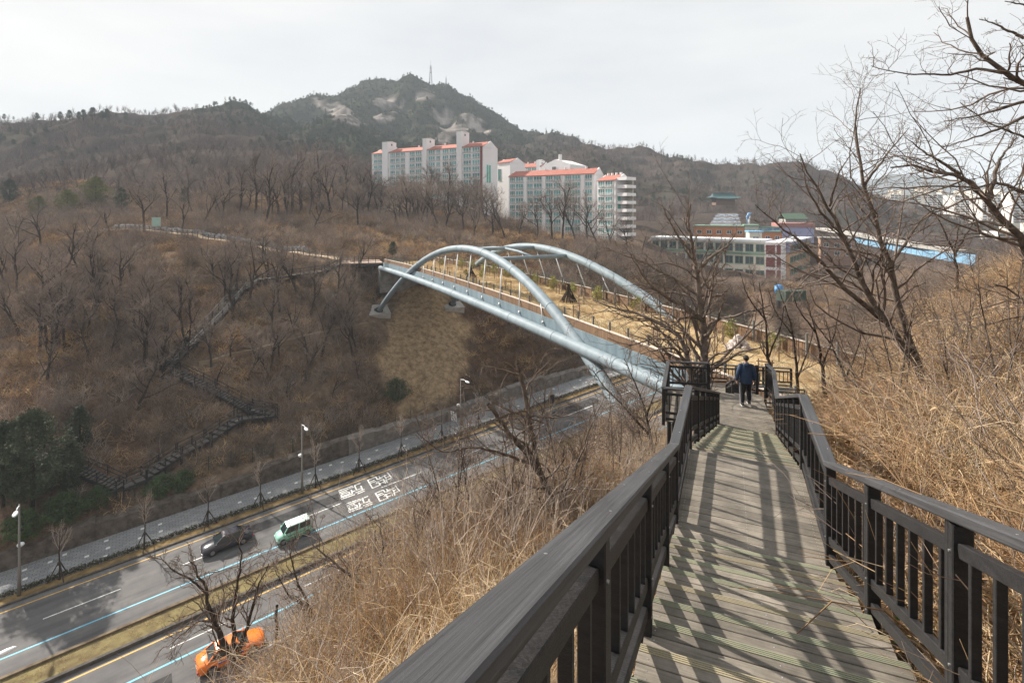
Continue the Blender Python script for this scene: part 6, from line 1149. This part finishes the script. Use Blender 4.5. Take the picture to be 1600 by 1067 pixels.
# ------------------------------------------------------------------ vehicles
M_TYRE = mat('tyre', (0.02, 0.02, 0.02), .8); M_RIM = mat('alloy_rim', (0.35, 0.35, 0.36), .3, metal=.7); M_CGL = mat('car_glass', (0.02, 0.028, 0.03), .06, spec=.6); M_LIGHTR = mat('tail_lamp', (0.35, 0.02, 0.02), .3); M_LIGHTW = mat('head_lamp', (0.7, 0.7, 0.7), .2); M_BLK = mat('black_trim', (0.02, 0.02, 0.02), .5)
def wheel_mesh(r, wd):
    mb = MB(); mb.tube([(0, -wd / 2, 0), (0, -wd / 2 + .03, 0), (0, wd / 2 - .03, 0), (0, wd / 2, 0)], [r - .03, r, r, r - .03], 18); t_ = mb.mesh('tyre', M_TYRE); mb = MB(); mb.tube([(0, -wd / 2 - .006, 0), (0, wd / 2 + .006, 0)], r * .62, 14)
    for k in range(5): a = k * 1.2566; mb.beam((0, -wd / 2 - .012, 0), (math.cos(a) * r * .6, -wd / 2 - .012, math.sin(a) * r * .6), .07, .02, up=(0, 1, 0))
    return t_, mb.mesh('rim', M_RIM)
def car(name, label, cat, pos, heading, paint, st, belt, roof, Wd, wr, wx, paint2=None, roof_m=None, blk=.0):
    # st: stations (x, bottom, top, half width); belt / roof: (rear x, front x, z, half width) of the glasshouse
    r_ = thing(name, label, cat, pos, rotz=heading); r_.rotation_euler = (0, -math.atan(RSL) * math.cos(heading - math.atan2(RA.y, RA.x)), heading)
    def sec(x, zb_, zt, hw): return [V((x, y, z)) for y, z in ((-hw * .9, zb_), (-hw, zb_ + .12), (-hw * 1.0, (zb_ + zt) / 2), (-hw * .97, zt - .1), (-hw * .86, zt), (0, zt + .025), (hw * .86, zt), (hw * .97, zt - .1), (hw, (zb_ + zt) / 2), (hw, zb_ + .12), (hw * .9, zb_))]
    body = MB().loft([sec(*s) for s in st]).build('body', paint, r_, True, world=False)
    bx0, bx1, bz, bh = belt; rx0, rx1, rz_, rh = roof; bot = [V((bx0, -bh, bz)), V((bx1, -bh, bz)), V((bx1, bh, bz)), V((bx0, bh, bz))]; top = [V((rx0, -rh, rz_)), V((rx1, -rh, rz_)), V((rx1, rh, rz_)), V((rx0, rh, rz_))]
    MB().loft([bot, top]).build('windows', M_CGL, r_, world=False)
    mb = MB(); k = .97; mb.loft([[V((x * 1.0, y * 1.02, z)) for x, y, z in ((rx0 - .06, -rh, rz_), (rx1 + .08, -rh, rz_), (rx1 + .08, rh, rz_), (rx0 - .06, rh, rz_))], [V((x, y, z)) for x, y, z in ((rx0 + .02, -rh * .96, rz_ + .045), (rx1 - .02, -rh * .96, rz_ + .045), (rx1 - .02, rh * .96, rz_ + .045), (rx0 + .02, rh * .96, rz_ + .045))], [V((x, y, z)) for x, y, z in ((rx0 + .2, -rh * .8, rz_ + .075), (rx1 - .2, -rh * .8, rz_ + .075), (rx1 - .2, rh * .8, rz_ + .075), (rx0 + .2, rh * .8, rz_ + .075))]]); mb.build('roof', roof_m or paint, r_, world=False)
    mb = MB()
    for i in range(4): mb.beam(bot[i], top[i] + V((0, 0, .03)), .09, .07)
    for s in (-1, 1):
        xm = (bx0 + bx1) / 2 - .1; mb.beam(V((xm, s * bh, bz)), V(((rx0 + rx1) / 2 - .05, s * rh, rz_)), .06, .1); mb.beam(V((bx0, s * bh, bz)), V((bx1, s * bh, bz)), .05, .06)
    mb.build('pillars', paint, r_, world=False)
    tm_, rm_ = wheel_mesh(wr, .21)
    for x in wx:
        for s in (-1, 1):
            o = link('wheel', tm_, r_, V((x, s * (Wd / 2 - .1), wr))); o2 = link('rim', rm_, o)
            MB().tube([V((x, s * (Wd / 2 - .22), wr)), V((x, s * (Wd / 2 + .006), wr))], wr + .06, 20).build('wheel_arch', M_BLK, r_, world=False)
    x0, x1 = st[0][0], st[-1][0]; zf = st[-1][2] - .12; zr = st[0][2] - .14
    for s in (-1, 1):
        MB().box((x1 - .14, s * (st[-2][3] - .2), zf), (.3, .32, .13)).build('head_lamp', M_LIGHTW, r_, world=False); MB().box((x0 + .1, s * (st[1][3] - .16), zr), (.26, .3, .16)).build('tail_lamp', M_LIGHTR, r_, world=False); MB().box((bx1 - .15, s * (bh + .17), bz + .07), (.12, .2, .13)).build('mirror', paint, r_, world=False)
        for xx in (bx0 + .75, (bx0 + bx1) / 2 + .05): MB().box((xx, s * (Wd / 2 + .002), bz - .12), (.2, .03, .035)).build('door_handle', paint, r_, world=False)
        MB().beam(((bx0 + bx1) / 2 - .1, s * (Wd / 2 + .001), .35), ((bx0 + bx1) / 2 - .1, s * (Wd / 2 - .02), bz - .03), .012, .01).build('door_seam', M_BLK, r_, world=False)
        if paint2 is not None: MB().beam((bx0 + .7, s * (Wd / 2 + .004), bz - .28), (bx1 - .4, s * (Wd / 2 + .004), bz - .26), .01, .13).build('side_lettering', paint2, r_, world=False)
    MB().box((x1 + .0, 0, .42), (.08, Wd * .62, .2)).build('grille', M_BLK, r_, world=False); MB().box((x0 + .02, 0, .55), (.05, .5, .12)).build('number_plate', M_LIGHTW, r_, world=False); return r_
h0 = math.atan2(RA.y, RA.x)
P_OR = mat('orange_taxi_paint', (0.78, 0.19, 0.02), .25, spec=.6); P_DK = mat('dark_car_paint', (0.035, 0.035, 0.045), .2, spec=.6); P_MINT = mat('mint_paint', (0.26, 0.52, 0.42), .3, spec=.5)
SEDAN = [(-2.4, .42, .72, .72), (-2.3, .28, .92, .84), (-1.75, .22, 1.0, .91), (-.9, .2, .98, .93), (.4, .2, .95, .93), (1.1, .2, .93, .92), (1.75, .22, .84, .90), (2.2, .26, .74, .84), (2.4, .36, .6, .72)]
def carpos(px_, py_): q = on_road(px_, py_); q.z -= .0; return q
# taxi roof sits at its place in the photograph; heading right, towards the bridge
car('taxi', 'orange saloon taxi in the near carriageway behind a bare tree', 'car', carpos(362, 1025), h0, P_OR, SEDAN, (-1.75, 1.2, .95, .86), (-1.05, .35, 1.40, .62), 1.86, .33, (-1.42, 1.42), mat('taxi_lettering', (0.10, 0.10, 0.30), .5))
MATS['taxi_lettering']; 
car('parked_car' if False else 'dark_car', 'dark grey saloon car in the far carriageway behind the mint car', 'car', carpos(355, 852), h0 + math.pi, P_DK, SEDAN, (-1.75, 1.2, .95, .86), (-1.05, .35, 1.40, .62), 1.86, .33, (-1.42, 1.42))
VAN = [(-1.85, .42, .85, .7), (-1.78, .26, 1.0, .78), (-1.2, .2, 1.04, .8), (.3, .2, 1.02, .8), (1.1, .2, .98, .8), (1.6, .24, .86, .76), (1.8, .36, .66, .64)]
vn = car('mint_car', 'boxy mint green compact car with a pale roof in the far carriageway', 'car', carpos(459, 838), h0 + math.pi, P_MINT, VAN, (-1.7, 1.15, 1.02, .76), (-1.6, .62, 1.62, .66), 1.6, .30, (-1.2, 1.2), mat('mint_dark_band', (0.05, 0.30, 0.20), .4), mat('pale_mint_roof', (0.60, 0.72, 0.66), .3))
for s in (-1, 1): MB().beam((-1.4, s * .803, .42), (1.0, s * .803, .42), .01, .22).build('dark_sill', MATS['mint_dark_band'], vn, world=False)

# ------------------------------------------------------------------ the walking man
def skin(name, joints, bones, m, parent, sub=2):
    me = bpy.data.meshes.new(name); ids = list(joints); me.from_pydata([joints[j][0] for j in ids], [(ids.index(a), ids.index(b)) for a, b in bones], []); me.materials.append(m); o = link(name, me, parent); o.modifiers.new('skin', 'SKIN').use_smooth_shade = True
    for i, j in enumerate(ids):
        r = joints[j][1]; me.skin_vertices[0].data[i].radius = r if hasattr(r, '__len__') else (r, r)
    me.skin_vertices[0].data[0].use_root = True; sb = o.modifiers.new('smooth', 'SUBSURF'); sb.levels = sub; sb.render_levels = sub; return o
mq = P(1166, 634, 17.2); mq = V((mq.x, mq.y, Z2)); man = thing('person', 'man in a navy hooded jacket and black trousers walking down the stairs', 'person', mq, rotz=R(-12))
M_SKIN = mat('skin', (0.45, 0.27, 0.19), .6); M_JKT = mat('navy_jacket', (0.012, 0.030, 0.068), .65, (0.018, 0.042, 0.09), 6, bump=.4, bscale=9); M_TRS = mat('black_trousers', (0.010, 0.010, 0.012), .8); M_HAIR = mat('black_hair', (0.018, 0.013, 0.011), .6); M_SHOE = mat('shoe', (0.03, 0.03, 0.03), .6); M_SOLE = mat('white_sole', (0.65, 0.65, 0.62), .7); M_STRIPE = mat('grey_stripe', (0.42, 0.43, 0.47), .8)
J = {'pelvis': ((0, 0, .92), .10), 'chest': ((0, .02, 1.28), .13), 'neck': ((0, .03, 1.45), .052), 'head0': ((0, .05, 1.52), (.062, .07)), 'head1': ((0, .055, 1.60), (.076, .09)), 'head2': ((0, .05, 1.67), (.058, .07)),
     'shl': ((-.17, .01, 1.37), .06), 'ell': ((-.27, -.03, 1.10), .045), 'wrl': ((-.285, .05, .87), .028), 'hal': ((-.285, .075, .80), (.022, .04)), 'shr': ((.17, .01, 1.37), .06), 'elr': ((.26, .0, 1.10), .045), 'wrr': ((.26, .08, .88), .028), 'har': ((.26, .10, .81), (.022, .04)),
     'hpl': ((-.09, 0, .86), .09), 'knl': ((-.10, .06, .49), .06), 'anl': ((-.11, .02, .09), .04), 'tol': ((-.12, .16, .04), .035), 'hpr': ((.09, 0, .86), .09), 'knr': ((.10, .14, .52), .06), 'anr': ((.10, .02, .16), .04), 'tor': ((.11, .14, .07), .035)}
BN = [('pelvis', 'chest'), ('chest', 'neck'), ('neck', 'head0'), ('head0', 'head1'), ('head1', 'head2'), ('chest', 'shl'), ('shl', 'ell'), ('ell', 'wrl'), ('wrl', 'hal'), ('chest', 'shr'), ('shr', 'elr'), ('elr', 'wrr'), ('wrr', 'har'), ('pelvis', 'hpl'), ('hpl', 'knl'), ('knl', 'anl'), ('anl', 'tol'), ('pelvis', 'hpr'), ('hpr', 'knr'), ('knr', 'anr'), ('anr', 'tor')]
body = skin('body', J, BN, M_SKIN, man)
for s, hj in ((-1, 'hal'), (1, 'har')):
    h_ = V(J[hj][0]); mb = MB()
    for k, (dx, ln) in enumerate(((-.028, .065), (-.010, .078), (.010, .075), (.027, .06))): a = h_ + V((0, dx, -.02)); mb.tube([a, a + V((-s * .008, .005, -ln * .55)), a + V((-s * .022, .008, -ln))], [.009, .0085, .007], 6)
    a = h_ + V((-s * .01, .035, .02)); mb.tube([a, a + V((-s * .012, .03, -.025)), a + V((-s * .016, .035, -.055))], [.01, .009, .008], 6); mb.build('fingers', M_SKIN, man, True, world=False)
for s in (-1, 1): MB().blob((s * .082, .045, 1.595), (.014, .025, .034), 7, 5).build('ear', M_SKIN, man, True, world=False)
mb = MB(); mb.blob((0, .15, 1.585), (.014, .022, .022), 6, 5); mb.build('nose', M_SKIN, man, True, world=False)
MB().blob((0, .03, 1.628), (.092, .108, .098), 14, 9, jit=.05, rg=random.Random(2)).build('hair', M_HAIR, man, True, world=False)
mb = MB(); secs = []
for z, rx, ry, cy in ((.80, .195, .145, .0), (.95, .195, .15, .0), (1.15, .19, .145, .01), (1.30, .195, .14, .015), (1.38, .18, .12, .02), (1.435, .12, .095, .025), (1.47, .085, .08, .03)): secs.append([V((rx * math.cos(a) * (1 + .03 * math.sin(5 * a + z * 20)), cy + ry * math.sin(a), z)) for a in np.linspace(0, 2 * math.pi, 18, endpoint=False)])
mb.loft(secs, cap=False); jk = mb.build('jacket', M_JKT, man, True, world=False)
MB().blob((0, -.085, 1.42), (.115, .065, .075), 12, 7).build('hood', M_JKT, jk, True, world=False)
for s, a, b, c in ((-1, 'shl', 'ell', 'wrl'), (1, 'shr', 'elr', 'wrr')):
    p0, p1, p2 = V(J[a][0]), V(J[b][0]), V(J[c][0]); MB().tube([p0 + V((-s * .05, 0, .015)), p0, lerp(p0, p1, .4), lerp(p0, p1, .8), p1, lerp(p1, p2, .3), lerp(p1, p2, .8), p2], [.07, .088, .082, .072, .068, .065, .058, .052], 12).build('sleeve', M_JKT, jk, True, world=False)
tr = skin('trousers', {'p': ((0, 0, .90), (.135, .12)), 'hl': ((-.09, 0, .80), .105), 'kl': ((-.10, .055, .49), .078), 'al': ((-.11, .015, .11), .066), 'hr': ((.09, 0, .80), .105), 'kr': ((.10, .13, .52), .078), 'ar': ((.10, .015, .19), .066)}, [('p', 'hl'), ('hl', 'kl'), ('kl', 'al'), ('p', 'hr'), ('hr', 'kr'), ('kr', 'ar')], M_TRS, man)
for s, q in ((-1, ((-.197, .0, .80), (-.183, .055, .49), (-.178, .015, .12))), (1, ((.197, .0, .80), (.183, .13, .52), (.168, .015, .20)))): MB().tube(q, .016, 6).build('trouser_stripe', M_STRIPE, tr, world=False)
for s, a, t_ in ((-1, 'anl', 'tol'), (1, 'anr', 'tor')):
    h_ = V(J[a][0]); e = V(J[t_][0]); mb = MB(); d = (e - h_); z0 = h_.z - .045
    o = MB().loft([[V((h_.x + wx_, h_.y + y_, z0 + zz)) for wx_, zz in ((-w_, 0), (w_, 0), (w_ * .8, hh), (-w_ * .8, hh))] for y_, w_, hh in ((-.07, .035, .07), (0, .045, .10), (.09, .05, .07), (.18, .045, .05), (.22, .02, .03))]).build('shoe', M_SHOE, man, True, world=False)
    MB().loft([[V((h_.x + wx_, h_.y + y_, z0 + zz)) for wx_, zz in ((-w_, -.025), (w_, -.025), (w_, .0), (-w_, .0))] for y_, w_ in ((-.08, .036), (0, .048), (.09, .053), (.18, .048), (.23, .022))]).build('sole', M_SOLE, o, world=False)
# ------------------------------------------------------------------ haze
hz = MB().box((300, 900, 100), (5400, 4600, 290)).build('haze', []); hz.data.materials.clear()
hm = bpy.data.materials.new('haze_air'); hm.use_nodes = True; hn = hm.node_tree.nodes; hn.remove(hn['Principled BSDF']); pv = hn.new('ShaderNodeVolumePrincipled')
pv.inputs['Color'].default_value = (0.80, 0.90, 1.0, 1); pv.inputs['Density'].default_value = 0.00027; pv.inputs['Anisotropy'].default_value = 0.0
hm.node_tree.links.new(pv.outputs[0], hn['Material Output'].inputs['Volume']); hz.data.materials.append(hm); setp(hz, 'thin pale haze in the air', 'haze', kind='stuff')
